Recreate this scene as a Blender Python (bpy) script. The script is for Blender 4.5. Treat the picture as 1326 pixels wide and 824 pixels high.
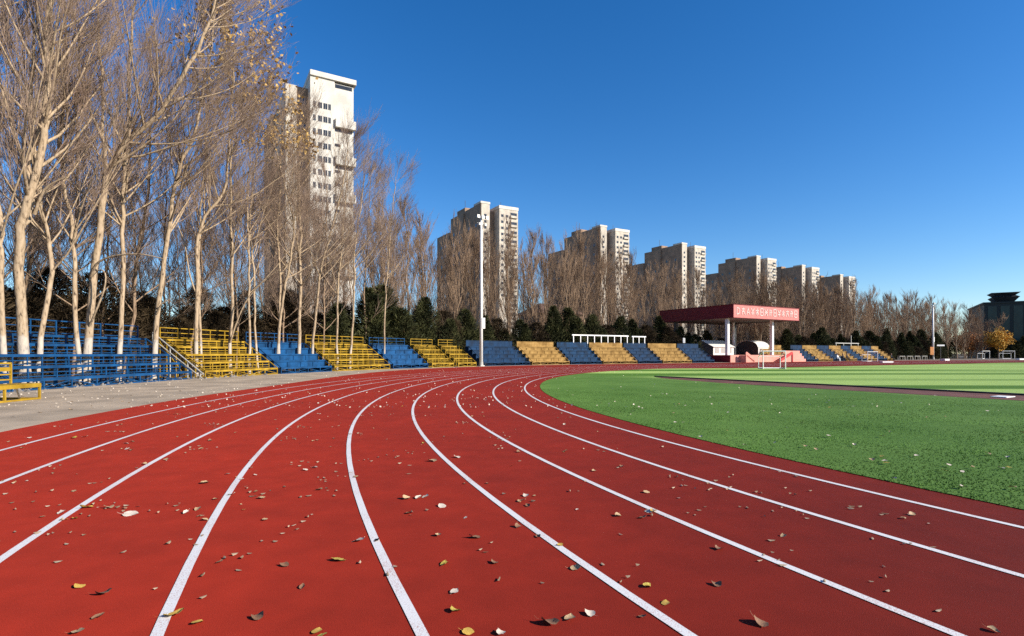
import bpy, bmesh, math, random
import numpy as np
from mathutils import Vector, Matrix, Euler

S = bpy.context.scene
for o in list(bpy.data.objects): bpy.data.objects.remove(o, do_unlink=True)
COL = S.collection
RAD = math.radians

# ------------------------------------------------------------------ camera, sky, sun, exposure
cam = bpy.data.cameras.new('camera'); cam.sensor_width = 36; cam.lens = 19.0
cam.shift_y = 46.0 / 1326; cam.clip_end = 5000
camo = bpy.data.objects.new('camera', cam); COL.objects.link(camo)
camo.location = (0, 0, 1.426); camo.rotation_euler = (RAD(90), 0, 0)
S.camera = camo

SUN_EL, SUN_AZ = 28.0, 112.0          # azimuth clockwise from the view direction (+Y)
world = bpy.data.worlds.new('World'); S.world = world; world.use_nodes = True
wn = world.node_tree.nodes; wl = world.node_tree.links
sky = wn.new('ShaderNodeTexSky'); sky.sky_type = 'NISHITA'; sky.sun_disc = False
sky.sun_elevation = RAD(SUN_EL); sky.sun_rotation = RAD(SUN_AZ)
sky.altitude = 200; sky.air_density = 1.0; sky.dust_density = 0.3; sky.ozone_density = 4.0
bg = wn['Background']; bg.inputs[1].default_value = 0.100
hs = wn.new('ShaderNodeHueSaturation'); hs.inputs['Saturation'].default_value = 1.30; hs.inputs['Hue'].default_value = .506
wl.new(sky.outputs[0], hs.inputs['Color']); wl.new(hs.outputs[0], bg.inputs[0])
sl = bpy.data.lights.new('sun', 'SUN'); sl.energy = 4.6; sl.angle = RAD(0.53); sl.color = (1.0, .93, .82)
so = bpy.data.objects.new('sun', sl); COL.objects.link(so)
sd = Vector((math.sin(RAD(SUN_AZ)) * math.cos(RAD(SUN_EL)), math.cos(RAD(SUN_AZ)) * math.cos(RAD(SUN_EL)), math.sin(RAD(SUN_EL))))
so.rotation_euler = (-sd).to_track_quat('-Z', 'Y').to_euler(); so.location = (60, -30, 50)
S.view_settings.view_transform = 'Standard'; S.view_settings.look = 'None'
S.view_settings.gamma = 1; S.view_settings.use_curve_mapping = False
S.view_settings.exposure = 0.8
S.render.engine = 'CYCLES'
S.cycles.max_bounces = 6; S.cycles.transparent_max_bounces = 8
S.cycles.use_denoising = False
S.render.film_transparent = False

rng = np.random.default_rng(7)
random.seed(7)

# ------------------------------------------------------------------ helpers
def mat(name, col, rough=.7, var=.15, scale=4.0, bump=0.0, bscale=60.0, metal=0.0, spec=.5, col2=None, detail=6, coord='Object', fac=(.35, .65)):
    m = bpy.data.materials.new(name); m.use_nodes = True
    N, L = m.node_tree.nodes, m.node_tree.links
    b = N['Principled BSDF']; b.inputs['Roughness'].default_value = rough
    b.inputs['Metallic'].default_value = metal; b.inputs['Specular IOR Level'].default_value = spec
    tc = N.new('ShaderNodeTexCoord')
    nz = N.new('ShaderNodeTexNoise'); nz.inputs['Scale'].default_value = scale; nz.inputs['Detail'].default_value = detail
    L.new(tc.outputs[coord], nz.inputs['Vector'])
    r = N.new('ShaderNodeValToRGB')
    c1 = tuple(max(0, c * (1 - var)) for c in col) + (1,)
    c2 = (tuple(col2) if col2 else tuple(min(1, c * (1 + var)) for c in col)) + (1,)
    r.color_ramp.elements[0].color = c1; r.color_ramp.elements[1].color = c2
    r.color_ramp.elements[0].position = fac[0]; r.color_ramp.elements[1].position = fac[1]
    L.new(nz.outputs[0], r.inputs[0]); L.new(r.outputs[0], b.inputs['Base Color'])
    if bump:
        n2 = N.new('ShaderNodeTexNoise'); n2.inputs['Scale'].default_value = bscale; n2.inputs['Detail'].default_value = 4
        L.new(tc.outputs[coord], n2.inputs['Vector'])
        bp = N.new('ShaderNodeBump'); bp.inputs['Strength'].default_value = bump; bp.inputs['Distance'].default_value = .02
        L.new(n2.outputs[0], bp.inputs['Height']); L.new(bp.outputs[0], b.inputs['Normal'])
    return m

def tag(o, label=None, cat=None, group=None, kind=None):
    if label: o['label'] = label
    if cat: o['category'] = cat
    if group: o['group'] = group
    if kind: o['kind'] = kind
    return o

def empty(name, loc=(0, 0, 0), rz=0.0):
    o = bpy.data.objects.new(name, None); COL.objects.link(o)
    o.location = loc; o.rotation_euler = (0, 0, rz); o.empty_display_size = .3
    return o

def link_mesh(name, me, parent=None, loc=(0, 0, 0), rz=0.0):
    o = bpy.data.objects.new(name, me); COL.objects.link(o)
    o.location = loc; o.rotation_euler = (0, 0, rz)
    if parent: o.parent = parent
    return o

def copy_obj(o, parent=None):
    c = o.copy(); COL.objects.link(c)
    if parent: c.parent = parent
    return c

def copy_tree(root, loc, rz, scale=None):
    r = copy_obj(root); r.location = loc; r.rotation_euler = (0, 0, rz)
    if scale: r.scale = scale
    for ch in list(root.children):
        c = copy_obj(ch, r)
        for g in list(ch.children):
            copy_obj(g, c)
    return r

class MB:
    """collects boxes, bars and tubes, then links them as one mesh"""
    def __init__(s): s.v = []; s.f = []
    def add(s, vs, fs):
        k = len(s.v); s.v += [tuple(v) for v in vs]; s.f += [tuple(i + k for i in f) for f in fs]; return s
    def box(s, x0, x1, y0, y1, z0, z1):
        return s.add([(x0, y0, z0), (x1, y0, z0), (x1, y1, z0), (x0, y1, z0), (x0, y0, z1), (x1, y0, z1), (x1, y1, z1), (x0, y1, z1)],
                     [(0, 3, 2, 1), (4, 5, 6, 7), (0, 1, 5, 4), (1, 2, 6, 5), (2, 3, 7, 6), (3, 0, 4, 7)])
    def bar(s, a, b, w=.05, h=None, up=(0, 0, 1)):
        a, b = Vector(a), Vector(b); d = (b - a); d.normalize(); u = Vector(up)
        if abs(d.dot(u)) > .98: u = Vector((0, 1, 0))
        x = d.cross(u).normalized(); y = x.cross(d).normalized(); h = h or w
        q = [x * w / 2 * i + y * h / 2 * j for i, j in ((-1, -1), (1, -1), (1, 1), (-1, 1))]
        vs = [a + k for k in q] + [b + k for k in q]
        return s.add(vs, [(3, 2, 1, 0), (4, 5, 6, 7), (0, 1, 5, 4), (1, 2, 6, 5), (2, 3, 7, 6), (3, 0, 4, 7)])
    def tube(s, pts, r, n=8, cap=True):
        pts = [Vector(p) for p in pts]; rs = r if hasattr(r, '__len__') else [r] * len(pts)
        k = len(s.v); ref = Vector((.13, .97, .2)).normalized()
        for i, p in enumerate(pts):
            d = (pts[min(i + 1, len(pts) - 1)] - pts[max(i - 1, 0)]).normalized()
            x = d.cross(ref)
            if x.length < .1: x = d.cross(Vector((1, 0, 0)))
            x.normalize(); y = d.cross(x)
            for j in range(n):
                a = 2 * math.pi * j / n; s.v.append(tuple(p + (x * math.cos(a) + y * math.sin(a)) * rs[i]))
        for i in range(len(pts) - 1):
            for j in range(n):
                s.f.append((k + i * n + j, k + i * n + (j + 1) % n, k + (i + 1) * n + (j + 1) % n, k + (i + 1) * n + j))
        if cap:
            s.f.append(tuple(k + j for j in range(n))[::-1]); s.f.append(tuple(k + (len(pts) - 1) * n + j for j in range(n)))
        return s
    def prism(s, poly, y0, y1):
        """polygon in x,z pushed along y"""
        n = len(poly)
        return s.add([(x, y0, z) for x, z in poly] + [(x, y1, z) for x, z in poly],
                     [tuple(range(n)), tuple(range(n, 2 * n))[::-1]] + [(i, i + n, (i + 1) % n + n, (i + 1) % n) for i in range(n)])
    def mesh(s, name, m, bevel=0, smooth=False):
        me = bpy.data.meshes.new(name); me.from_pydata(s.v, [], s.f); me.update()
        bm = bmesh.new(); bm.from_mesh(me)
        bmesh.ops.recalc_face_normals(bm, faces=bm.faces)
        if bevel: bmesh.ops.bevel(bm, geom=list(bm.edges), offset=bevel, segments=1, affect='EDGES')
        bm.to_mesh(me); bm.free()
        if smooth: me.polygons.foreach_set('use_smooth', [True] * len(me.polygons))
        me.materials.append(m); return me
    def build(s, name, m, parent=None, loc=(0, 0, 0), rz=0.0, bevel=0, smooth=False):
        return link_mesh(name, s.mesh(name, m, bevel, smooth), parent, loc, rz)

def np_mesh(name, V, F, m, smooth=False):
    """V (n,3), F (k,4) or (k,3)"""
    me = bpy.data.meshes.new(name); k = F.shape[1]
    me.vertices.add(len(V)); me.vertices.foreach_set('co', np.ascontiguousarray(V, dtype=np.float32).ravel())
    me.loops.add(F.size); me.loops.foreach_set('vertex_index', np.ascontiguousarray(F, dtype=np.int32).ravel())
    me.polygons.add(len(F)); me.polygons.foreach_set('loop_start', np.arange(0, F.size, k, dtype=np.int32))
    me.polygons.foreach_set('loop_total', np.full(len(F), k, dtype=np.int32))
    if smooth: me.polygons.foreach_set('use_smooth', np.ones(len(F), dtype=bool))
    me.update(calc_edges=True); me.materials.append(m); return me

# ------------------------------------------------------------------ the plan of the stadium (metres)
CX, CY, PHI = 41.0, 21.16, RAD(60)
T_ = np.array([math.sin(PHI), math.cos(PHI)]); N_ = np.array([-math.cos(PHI), math.sin(PHI)]); C_ = np.array([CX, CY])
R1, LANE, RST = 40.49, 1.22, 59.3
def plan(a, r):
    """a: metres along the stand front (negative: round the bend), r: distance from the bend centre / straight axis"""
    if a >= 0: return C_ + N_ * r + T_ * a
    p = -a / RST; return C_ + r * (N_ * math.cos(p) - T_ * math.sin(p))
def heading(a): return RAD(30) + (0 if a >= 0 else -a / RST)
def sm(x): x = min(1, max(0, x)); return x * x * (3 - 2 * x)
AS = [-186 + 1.0 * i for i in range(0, 186)] + [1.5 * i for i in range(0, 49)]   # half turn, then 72 m straight
C2 = C_ + T_ * 72.0
def loop_pts(rf):
    """closed oval at radius rf(a)"""
    P = [tuple(plan(a, rf(a))) for a in AS]
    for i in range(1, 90):
        p = math.pi * i / 90; P.append(tuple(C2 + rf(84) * (N_ * math.cos(p) + T_ * math.sin(p))))
    q = C2 - N_ * rf(84)
    for i in range(1, 20): P.append(tuple(q - T_ * (72 - 0.5) * i / 20))
    return P
def ring(name, rin, rout, z, m, parent=None):
    a, b = loop_pts(rin), loop_pts(rout); n = len(a)
    V = [(x, y, z) for x, y in a] + [(x, y, z) for x, y in b]
    F = [(i, (i + 1) % n, (i + 1) % n + n, i + n) for i in range(n)]
    me = bpy.data.meshes.new(name); me.from_pydata(V, [], F); me.update()
    bm = bmesh.new(); bm.from_mesh(me); bmesh.ops.recalc_face_normals(bm, faces=bm.faces)
    if sum(f.normal.z for f in bm.faces) < 0: bmesh.ops.reverse_faces(bm, faces=bm.faces)
    bm.to_mesh(me); bm.free(); me.materials.append(m)
    return link_mesh(name, me, parent)

def psi(a): return -a / RST * 180 / math.pi
def r_outer(a): return 51.5 + 6.6 * sm((60 - psi(a)) / 40)
def r_grass(a): return 39.85 - 4.0 * sm((16 - psi(a)) / 18)

# ------------------------------------------------------------------ surface materials
M = {}
def track_material():
    m = bpy.data.materials.new('red_rubber'); m.use_nodes = True
    N, L = m.node_tree.nodes, m.node_tree.links; b = N['Principled BSDF']
    tc = N.new('ShaderNodeTexCoord')
    big = N.new('ShaderNodeTexNoise'); big.inputs['Scale'].default_value = .35; big.inputs['Detail'].default_value = 8; big.inputs['Roughness'].default_value = .65
    fine = N.new('ShaderNodeTexNoise'); fine.inputs['Scale'].default_value = 190; fine.inputs['Detail'].default_value = 3
    mid = N.new('ShaderNodeTexNoise'); mid.inputs['Scale'].default_value = 3.2; mid.inputs['Detail'].default_value = 7
    for q in (big, fine, mid): L.new(tc.outputs['Object'], q.inputs['Vector'])
    r = N.new('ShaderNodeValToRGB'); r.color_ramp.elements[0].position = .3; r.color_ramp.elements[1].position = .72
    r.color_ramp.elements[0].color = (.190, .0155, .008, 1); r.color_ramp.elements[1].color = (.262, .0195, .0088, 1)
    L.new(big.outputs[0], r.inputs[0])
    r2 = N.new('ShaderNodeValToRGB'); r2.color_ramp.elements[0].position = .3; r2.color_ramp.elements[1].position = .7
    r2.color_ramp.elements[0].color = (.72, .72, .72, 1); r2.color_ramp.elements[1].color = (1.18, 1.18, 1.18, 1)
    L.new(fine.outputs[0], r2.inputs[0])
    r3 = N.new('ShaderNodeValToRGB'); r3.color_ramp.elements[0].position = .3; r3.color_ramp.elements[1].position = .75
    r3.color_ramp.elements[0].color = (.84, .85, .86, 1); r3.color_ramp.elements[1].color = (1.06, 1.06, 1.06, 1)
    L.new(mid.outputs[0], r3.inputs[0])
    mx = N.new('ShaderNodeMixRGB'); mx.blend_type = 'MULTIPLY'; mx.inputs[0].default_value = 1
    L.new(r.outputs[0], mx.inputs[1]); L.new(r2.outputs[0], mx.inputs[2])
    mx2 = N.new('ShaderNodeMixRGB'); mx2.blend_type = 'MULTIPLY'; mx2.inputs[0].default_value = 1
    L.new(mx.outputs[0], mx2.inputs[1]); L.new(r3.outputs[0], mx2.inputs[2])
    L.new(mx2.outputs[0], b.inputs['Base Color'])
    b.inputs['Roughness'].default_value = .9; b.inputs['Specular IOR Level'].default_value = .12; b.inputs['Diffuse Roughness'].default_value = .75
    bp = N.new('ShaderNodeBump'); bp.inputs['Strength'].default_value = .5; bp.inputs['Distance'].default_value = .006
    L.new(fine.outputs[0], bp.inputs['Height']); L.new(bp.outputs[0], b.inputs['Normal'])
    return m
def line_material():
    m = bpy.data.materials.new('worn_white_paint'); m.use_nodes = True
    N, L = m.node_tree.nodes, m.node_tree.links; b = N['Principled BSDF']
    tc = N.new('ShaderNodeTexCoord')
    n1 = N.new('ShaderNodeTexNoise'); n1.inputs['Scale'].default_value = 120; n1.inputs['Detail'].default_value = 4
    n2 = N.new('ShaderNodeTexNoise'); n2.inputs['Scale'].default_value = 1.3; n2.inputs['Detail'].default_value = 6
    for q in (n1, n2): L.new(tc.outputs['Object'], q.inputs['Vector'])
    ad = N.new('ShaderNodeMath'); ad.operation = 'MULTIPLY_ADD'; L.new(n2.outputs[0], ad.inputs[0]); ad.inputs[1].default_value = .5; L.new(n1.outputs[0], ad.inputs[2])
    r = N.new('ShaderNodeValToRGB'); r.color_ramp.elements[0].position = .56; r.color_ramp.elements[1].position = .70
    r.color_ramp.elements[0].color = (.44, .27, .23, 1); r.color_ramp.elements[1].color = (.66, .64, .62, 1)
    L.new(ad.outputs[0], r.inputs[0]); L.new(r.outputs[0], b.inputs['Base Color']); b.inputs['Roughness'].default_value = .7
    bp = N.new('ShaderNodeBump'); bp.inputs['Strength'].default_value = .3; bp.inputs['Distance'].default_value = .004
    L.new(n1.outputs[0], bp.inputs['Height']); L.new(bp.outputs[0], b.inputs['Normal'])
    return m
def turf_material():
    """artificial turf: rougher dark grass on the near side of the runway, paler banded pitch beyond"""
    m = bpy.data.materials.new('turf'); m.use_nodes = True
    N, L = m.node_tree.nodes, m.node_tree.links; b = N['Principled BSDF']
    tc = N.new('ShaderNodeTexCoord'); sep = N.new('ShaderNodeSeparateXYZ'); L.new(tc.outputs['Object'], sep.inputs[0])
    # signed distance past the runway line  (7.8,31.2) + s*(.48,-.877)
    dx = N.new('ShaderNodeMath'); dx.operation = 'MULTIPLY_ADD'; L.new(sep.outputs[0], dx.inputs[0]); dx.inputs[1].default_value = .877; dx.inputs[2].default_value = -.877 * 7.8 - .48 * 31.2
    dy = N.new('ShaderNodeMath'); dy.operation = 'MULTIPLY_ADD'; L.new(sep.outputs[1], dy.inputs[0]); dy.inputs[1].default_value = .48; L.new(dx.outputs[0], dy.inputs[2])
    nz = N.new('ShaderNodeTexNoise'); nz.inputs['Scale'].default_value = .25; nz.inputs['Detail'].default_value = 8; L.new(tc.outputs['Object'], nz.inputs[0])
    ad = N.new('ShaderNodeMath'); ad.operation = 'MULTIPLY_ADD'; L.new(nz.outputs[0], ad.inputs[0]); ad.inputs[1].default_value = 3.0; L.new(dy.outputs[0], ad.inputs[2])
    mr = N.new('ShaderNodeMapRange'); mr.inputs[1].default_value = .5; mr.inputs[2].default_value = 4; L.new(ad.outputs[0], mr.inputs[0])
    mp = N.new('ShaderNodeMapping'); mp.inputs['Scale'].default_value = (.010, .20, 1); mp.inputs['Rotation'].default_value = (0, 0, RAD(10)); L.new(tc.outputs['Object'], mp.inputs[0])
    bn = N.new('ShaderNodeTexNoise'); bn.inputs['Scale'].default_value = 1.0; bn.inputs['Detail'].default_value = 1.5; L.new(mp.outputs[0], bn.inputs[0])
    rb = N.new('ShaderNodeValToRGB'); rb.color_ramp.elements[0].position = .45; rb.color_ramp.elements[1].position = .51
    rb.color_ramp.elements[0].color = (.085, .18, .022, 1); rb.color_ramp.elements[1].color = (.34, .47, .12, 1)  # dark bands imitate long tree shadows lying across the pitch
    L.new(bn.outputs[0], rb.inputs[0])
    rn = N.new('ShaderNodeValToRGB'); rn.color_ramp.elements[0].position = .35; rn.color_ramp.elements[1].position = .68
    rn.color_ramp.elements[0].color = (.075, .155, .025, 1); rn.color_ramp.elements[1].color = (.125, .225, .045, 1)
    n3 = N.new('ShaderNodeTexNoise'); n3.inputs['Scale'].default_value = .35; n3.inputs['Detail'].default_value = 10; n3.inputs['Roughness'].default_value = .7; L.new(tc.outputs['Object'], n3.inputs[0])
    L.new(n3.outputs[0], rn.inputs[0])
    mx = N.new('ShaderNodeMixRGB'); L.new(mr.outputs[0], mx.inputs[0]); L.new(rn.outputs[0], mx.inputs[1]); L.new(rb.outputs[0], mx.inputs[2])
    L.new(mx.outputs[0], b.inputs['Base Color']); b.inputs['Roughness'].default_value = .85; b.inputs['Specular IOR Level'].default_value = .1; b.inputs['Diffuse Roughness'].default_value = .3
    n4 = N.new('ShaderNodeTexNoise'); n4.inputs['Scale'].default_value = 45; n4.inputs['Detail'].default_value = 3; L.new(tc.outputs['Object'], n4.inputs[0])
    bp = N.new('ShaderNodeBump'); bp.inputs['Strength'].default_value = .5; bp.inputs['Distance'].default_value = .02
    L.new(n4.outputs[0], bp.inputs['Height']); L.new(bp.outputs[0], b.inputs['Normal'])
    return m
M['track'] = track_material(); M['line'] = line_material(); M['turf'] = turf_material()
M['blade'] = mat('grass_blade', (.088, .178, .032), .8, .4, .5, spec=.1)
M['soil'] = mat('leafy_soil', (.10, .075, .05), .95, .4, .8, .6, 20)
M['apron'] = mat('worn_concrete', (.34, .265, .185), .9, .25, .7, .35, 60, detail=10)
M['runway'] = mat('brown_rubber', (.12, .036, .022), .9, .3, 1.2, .4, 90)
M['kerbdark'] = mat('dark_kerb', (.05, .045, .04), .9, .3, 4)  # shade of the runway's far edge put into a near-black tone
M['blue'] = mat('blue_paint', (.002, .024, .068), .6, .45, 1.3, .15, 40, detail=9, spec=.2)
M['bluepale'] = mat('faded_blue_paint', (.003, .028, .074), .65, .5, 1.5, .15, 40, detail=9, spec=.2)
M['blue_near'] = mat('deep_blue_paint', (.005, .052, .145), .55, .35, 1.6, .15, 40, detail=9, spec=.25)
M['yellow'] = mat('yellow_paint', (.31, .18, .012), .55, .3, 1.6, .15, 40, col2=(.42, .26, .025), detail=9, spec=.2)
M['ochre'] = mat('faded_yellow_paint', (.27, .145, .03), .65, .3, 1.4, .15, 40, col2=(.37, .22, .065), detail=9, spec=.2)
M['steel'] = mat('galvanised_steel', (.42, .40, .36), .5, .2, 8, metal=.3)
M['white'] = mat('white_paint', (.78, .76, .72), .55, .08, 5)
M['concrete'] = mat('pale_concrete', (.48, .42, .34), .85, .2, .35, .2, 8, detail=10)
M['concrete_brown'] = mat('weathered_concrete', (.28, .18, .115), .85, .2, .3, .2, 8, detail=10)  # shade and twig veil of the tower sides tinted in; house wall too
M['render_white'] = mat('white_render', (.56, .52, .45), .8, .16, .25, .1, 6, detail=10)
M['glass_dark'] = mat('dark_glass', (.025, .028, .032), .12, .3, 2, spec=.6)
M['winframe'] = mat('window_frame', (.30, .29, .27), .5, .1, 4)
M['redfascia'] = mat('red_fascia', (.50, .035, .032), .45, .12, 1.2)
M['maroon'] = mat('maroon_fascia', (.19, .012, .02), .5, .12, 1.2, spec=.25)  # shaded copy of the canopy red, shade put into the colour
M['signred'] = mat('sun_faded_red_sign', (.50, .15, .125), .5, .1, 1.5)  # sunlit copy of the canopy red, glare put into the paler tone
M['letter'] = mat('faded_letter_paint', (.66, .47, .42), .6, .1, 3)
M['pink'] = mat('pink_render', (.62, .25, .19), .8, .1, .9, .15, 30, detail=9)
M['darkmetal'] = mat('dark_metal', (.03, .03, .033), .5, .2, 6)
M['soffit'] = mat('grey_soffit', (.14, .14, .12), .8, .1, 2)
M['canvas'] = mat('tent_canvas', (.62, .60, .55), .8, .08, 3)
M['orange'] = mat('orange_paint', (.62, .23, .05), .6, .12, 4)
M['brownroof'] = mat('brown_roof', (.16, .09, .06), .8, .2, 2)
M['green_glass'] = mat('green_curtain_wall', (.010, .030, .026), .3, .3, .6, spec=.5)
M['greenframe'] = mat('dark_green_frame', (.008, .012, .011), .5, .2, 2)
M['rock'] = mat('grey_rock', (.16, .145, .13), .95, .35, 6, .8, 25)
def bark(name, c, c2, dark, wash=0):
    """pale poplar bark with fine stripes and dark lenticels; lime wash on the foot where wash is a height"""
    m = bpy.data.materials.new(name); m.use_nodes = True
    N, L = m.node_tree.nodes, m.node_tree.links; b = N['Principled BSDF']; b.inputs['Roughness'].default_value = .85; b.inputs['Specular IOR Level'].default_value = .2
    tc = N.new('ShaderNodeTexCoord'); mp = N.new('ShaderNodeMapping'); mp.inputs['Scale'].default_value = (5, 5, 1.6); L.new(tc.outputs['Object'], mp.inputs[0])
    n1 = N.new('ShaderNodeTexNoise'); n1.inputs['Scale'].default_value = 2.2; n1.inputs['Detail'].default_value = 8; L.new(mp.outputs[0], n1.inputs[0])
    r = N.new('ShaderNodeValToRGB'); e = r.color_ramp.elements
    e[0].position = .33; e[0].color = dark + (1,); e[1].position = .7; e[1].color = c2 + (1,)
    q = r.color_ramp.elements.new(.45); q.color = c + (1,)
    L.new(n1.outputs[0], r.inputs[0]); out = r.outputs[0]
    if wash:
        sp = N.new('ShaderNodeSeparateXYZ'); L.new(tc.outputs['Object'], sp.inputs[0])
        ad = N.new('ShaderNodeMath'); ad.operation = 'MULTIPLY_ADD'; L.new(n1.outputs[0], ad.inputs[0]); ad.inputs[1].default_value = .5; L.new(sp.outputs[2], ad.inputs[2])
        mr = N.new('ShaderNodeMapRange'); mr.inputs[1].default_value = wash + .25; mr.inputs[2].default_value = wash + .33; mr.inputs[3].default_value = .30; mr.inputs[4].default_value = 0; L.new(ad.outputs[0], mr.inputs[0])
        mx = N.new('ShaderNodeMixRGB'); L.new(mr.outputs[0], mx.inputs[0]); L.new(out, mx.inputs[1]); mx.inputs[2].default_value = (.62, .62, .6, 1); out = mx.outputs[0]
    L.new(out, b.inputs['Base Color'])
    bp = N.new('ShaderNodeBump'); bp.inputs['Strength'].default_value = .5; bp.inputs['Distance'].default_value = .03
    L.new(n1.outputs[0], bp.inputs['Height']); L.new(bp.outputs[0], b.inputs['Normal'])
    return m
M['bark'] = bark('poplar_bark', (.33, .24, .15), (.44, .33, .22), (.09, .06, .04), 2.1)
M['bark_far'] = bark('poplar_bark_far', (.24, .16, .10), (.34, .24, .16), (.09, .06, .04))
M['twig'] = mat('poplar_twig', (.24, .16, .115), .8, .3, .5, col2=(.36, .26, .19), spec=.1)
M['twig_far'] = mat('poplar_twig_far', (.20, .125, .08), .85, .35, .3, col2=(.32, .215, .14), spec=.1)
M['bushtwig'] = mat('bush_twig', (.085, .055, .036), .9, .35, .6)
M['bushleaf'] = mat('dry_bush_leaf', (.06, .038, .022), .9, .5, .8)
M['needle'] = mat('dark_needles', (.030, .038, .014), .8, .5, .7, col2=(.078, .078, .028), spec=.15)
M['needle_brown'] = mat('dusty_needles', (.046, .031, .018), .85, .5, .7, col2=(.078, .054, .029), spec=.1)  # understory shade put into the brown; also mixed in along the straight
M['leaf_gold'] = mat('gold_leaf', (.46, .24, .05), .7, .35, 6, col2=(.55, .36, .12))
M['leaf_orange'] = mat('orange_foliage', (.34, .13, .03), .8, .4, 1)
M['leaf_yellow'] = mat('yellow_foliage', (.55, .31, .04), .8, .3, 1)
M['lf_yellow'] = mat('yellow_leaf', (.60, .33, .03), .55, .3, 20, col2=(.66, .44, .10))
M['lf_tan'] = mat('tan_leaf', (.42, .26, .12), .7, .35, 20, col2=(.52, .36, .20))
M['lf_pale'] = mat('pale_leaf', (.56, .47, .37), .75, .25, 20)
M['lf_brown'] = mat('brown_leaf', (.20, .10, .05), .75, .4, 20)
M['lf_olive'] = mat('olive_leaf', (.40, .30, .05), .65, .35, 20)

# ------------------------------------------------------------------ ground, track, pitch
g = MB(); g.add([(-1500, -400, 0), (1500, -400, 0), (1500, 2600, 0), (-1500, 2600, 0)], [(0, 1, 2, 3)])
tag(g.build('ground', M['soil']), kind='structure')
ap = ring('pavement', lambda a: r_outer(a) - .3, lambda a: 63.5, .004, M['apron']); tag(ap, kind='structure')
tr = ring('running_track', r_grass, r_outer, .010, M['track']); tag(tr, kind='structure')
for k in range(9):
    rr = R1 + LANE * k
    ring('lane_line', lambda a: rr - .025 - .006, lambda a: rr + .025 + .006, .0145, M['line'], tr)
oval = loop_pts(r_grass)
me = bpy.data.meshes.new('pitch'); me.from_pydata([(x, y, .018) for x, y in oval], [], [tuple(range(len(oval)))]); me.update()
bm = bmesh.new(); bm.from_mesh(me)
if bm.faces and list(bm.faces)[0].normal.z < 0: bmesh.ops.reverse_faces(bm, faces=bm.faces)
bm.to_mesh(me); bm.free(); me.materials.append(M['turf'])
tag(link_mesh('pitch', me), kind='structure')
# brown runway across the end of the field; added dark bar carries the shaded far step
def strip(name, pts, z, m):
    b = MB(); b.add([(x, y, z) for x, y in pts], [tuple(range(len(pts)))]); return b.build(name, m)
u = np.array([.48, -.877]); w = np.array([.877, .48])
p0 = np.array([8.3, 31.6])
Q = lambda s, q: tuple(p0 + u * s + w * q)
tag(strip('runway', [Q(0, .1), Q(2, -.5), Q(6, -1.3), Q(30, -1.5), Q(30, 1.6), Q(0, .8)], .024, M['runway']), kind='structure')
kb = MB()
for i in range(15): kb.prism([(0, .026), (.14, .026), (.14, .15), (0, .15)], 0, 1.0) if False else None
a, b_ = Q(-.8, .85), Q(30, 1.7)
kb.bar((a[0], a[1], .042), (b_[0], b_[1], .042), .16, .08)
tag(kb.build('kerb', M['kerbdark']), kind='structure')
# turf lip at the grass edge (rough blades) - stuff
def grass_blades():
    n = 150000
    # sample by angle/radius in the wedge the camera faces
    dist = 4.5 + 17 * rng.random(n) ** 1.5; ang = rng.uniform(RAD(-5), RAD(50), n)
    P = np.stack([dist * np.sin(ang), dist * np.cos(ang)], 1)
    d = np.hypot(P[:, 0] - CX, P[:, 1] - CY)
    sd_ = (P[:, 0] - p0[0]) * w[0] + (P[:, 1] - p0[1]) * w[1]
    P = P[(d < 39.87) & (sd_ < -.85)]
    n = len(P); hgt = rng.uniform(.006, .016, n) * (1 + .5 * np.sin(P[:, 0] * 1.7) * np.cos(P[:, 1] * 2.1)); a = rng.uniform(0, 6.283, n); wd = rng.uniform(.004, .008, n)
    L_ = rng.normal(0, .012, (n, 2))
    V = np.zeros((n, 3, 3)); V[:, 0, :2] = P + np.stack([np.cos(a), np.sin(a)], 1) * wd[:, None]; V[:, 1, :2] = P - np.stack([np.cos(a), np.sin(a)], 1) * wd[:, None]
    V[:, :2, 2] = .017; V[:, 2, :2] = P + L_; V[:, 2, 2] = .018 + hgt
    me = np_mesh('grass', V.reshape(-1, 3), np.arange(n * 3).reshape(-1, 3), M['blade'])
    tag(link_mesh('grass', me), 'short dark green turf blades along the inside edge of the red track', 'grass', kind='stuff')
grass_blades()

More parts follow.
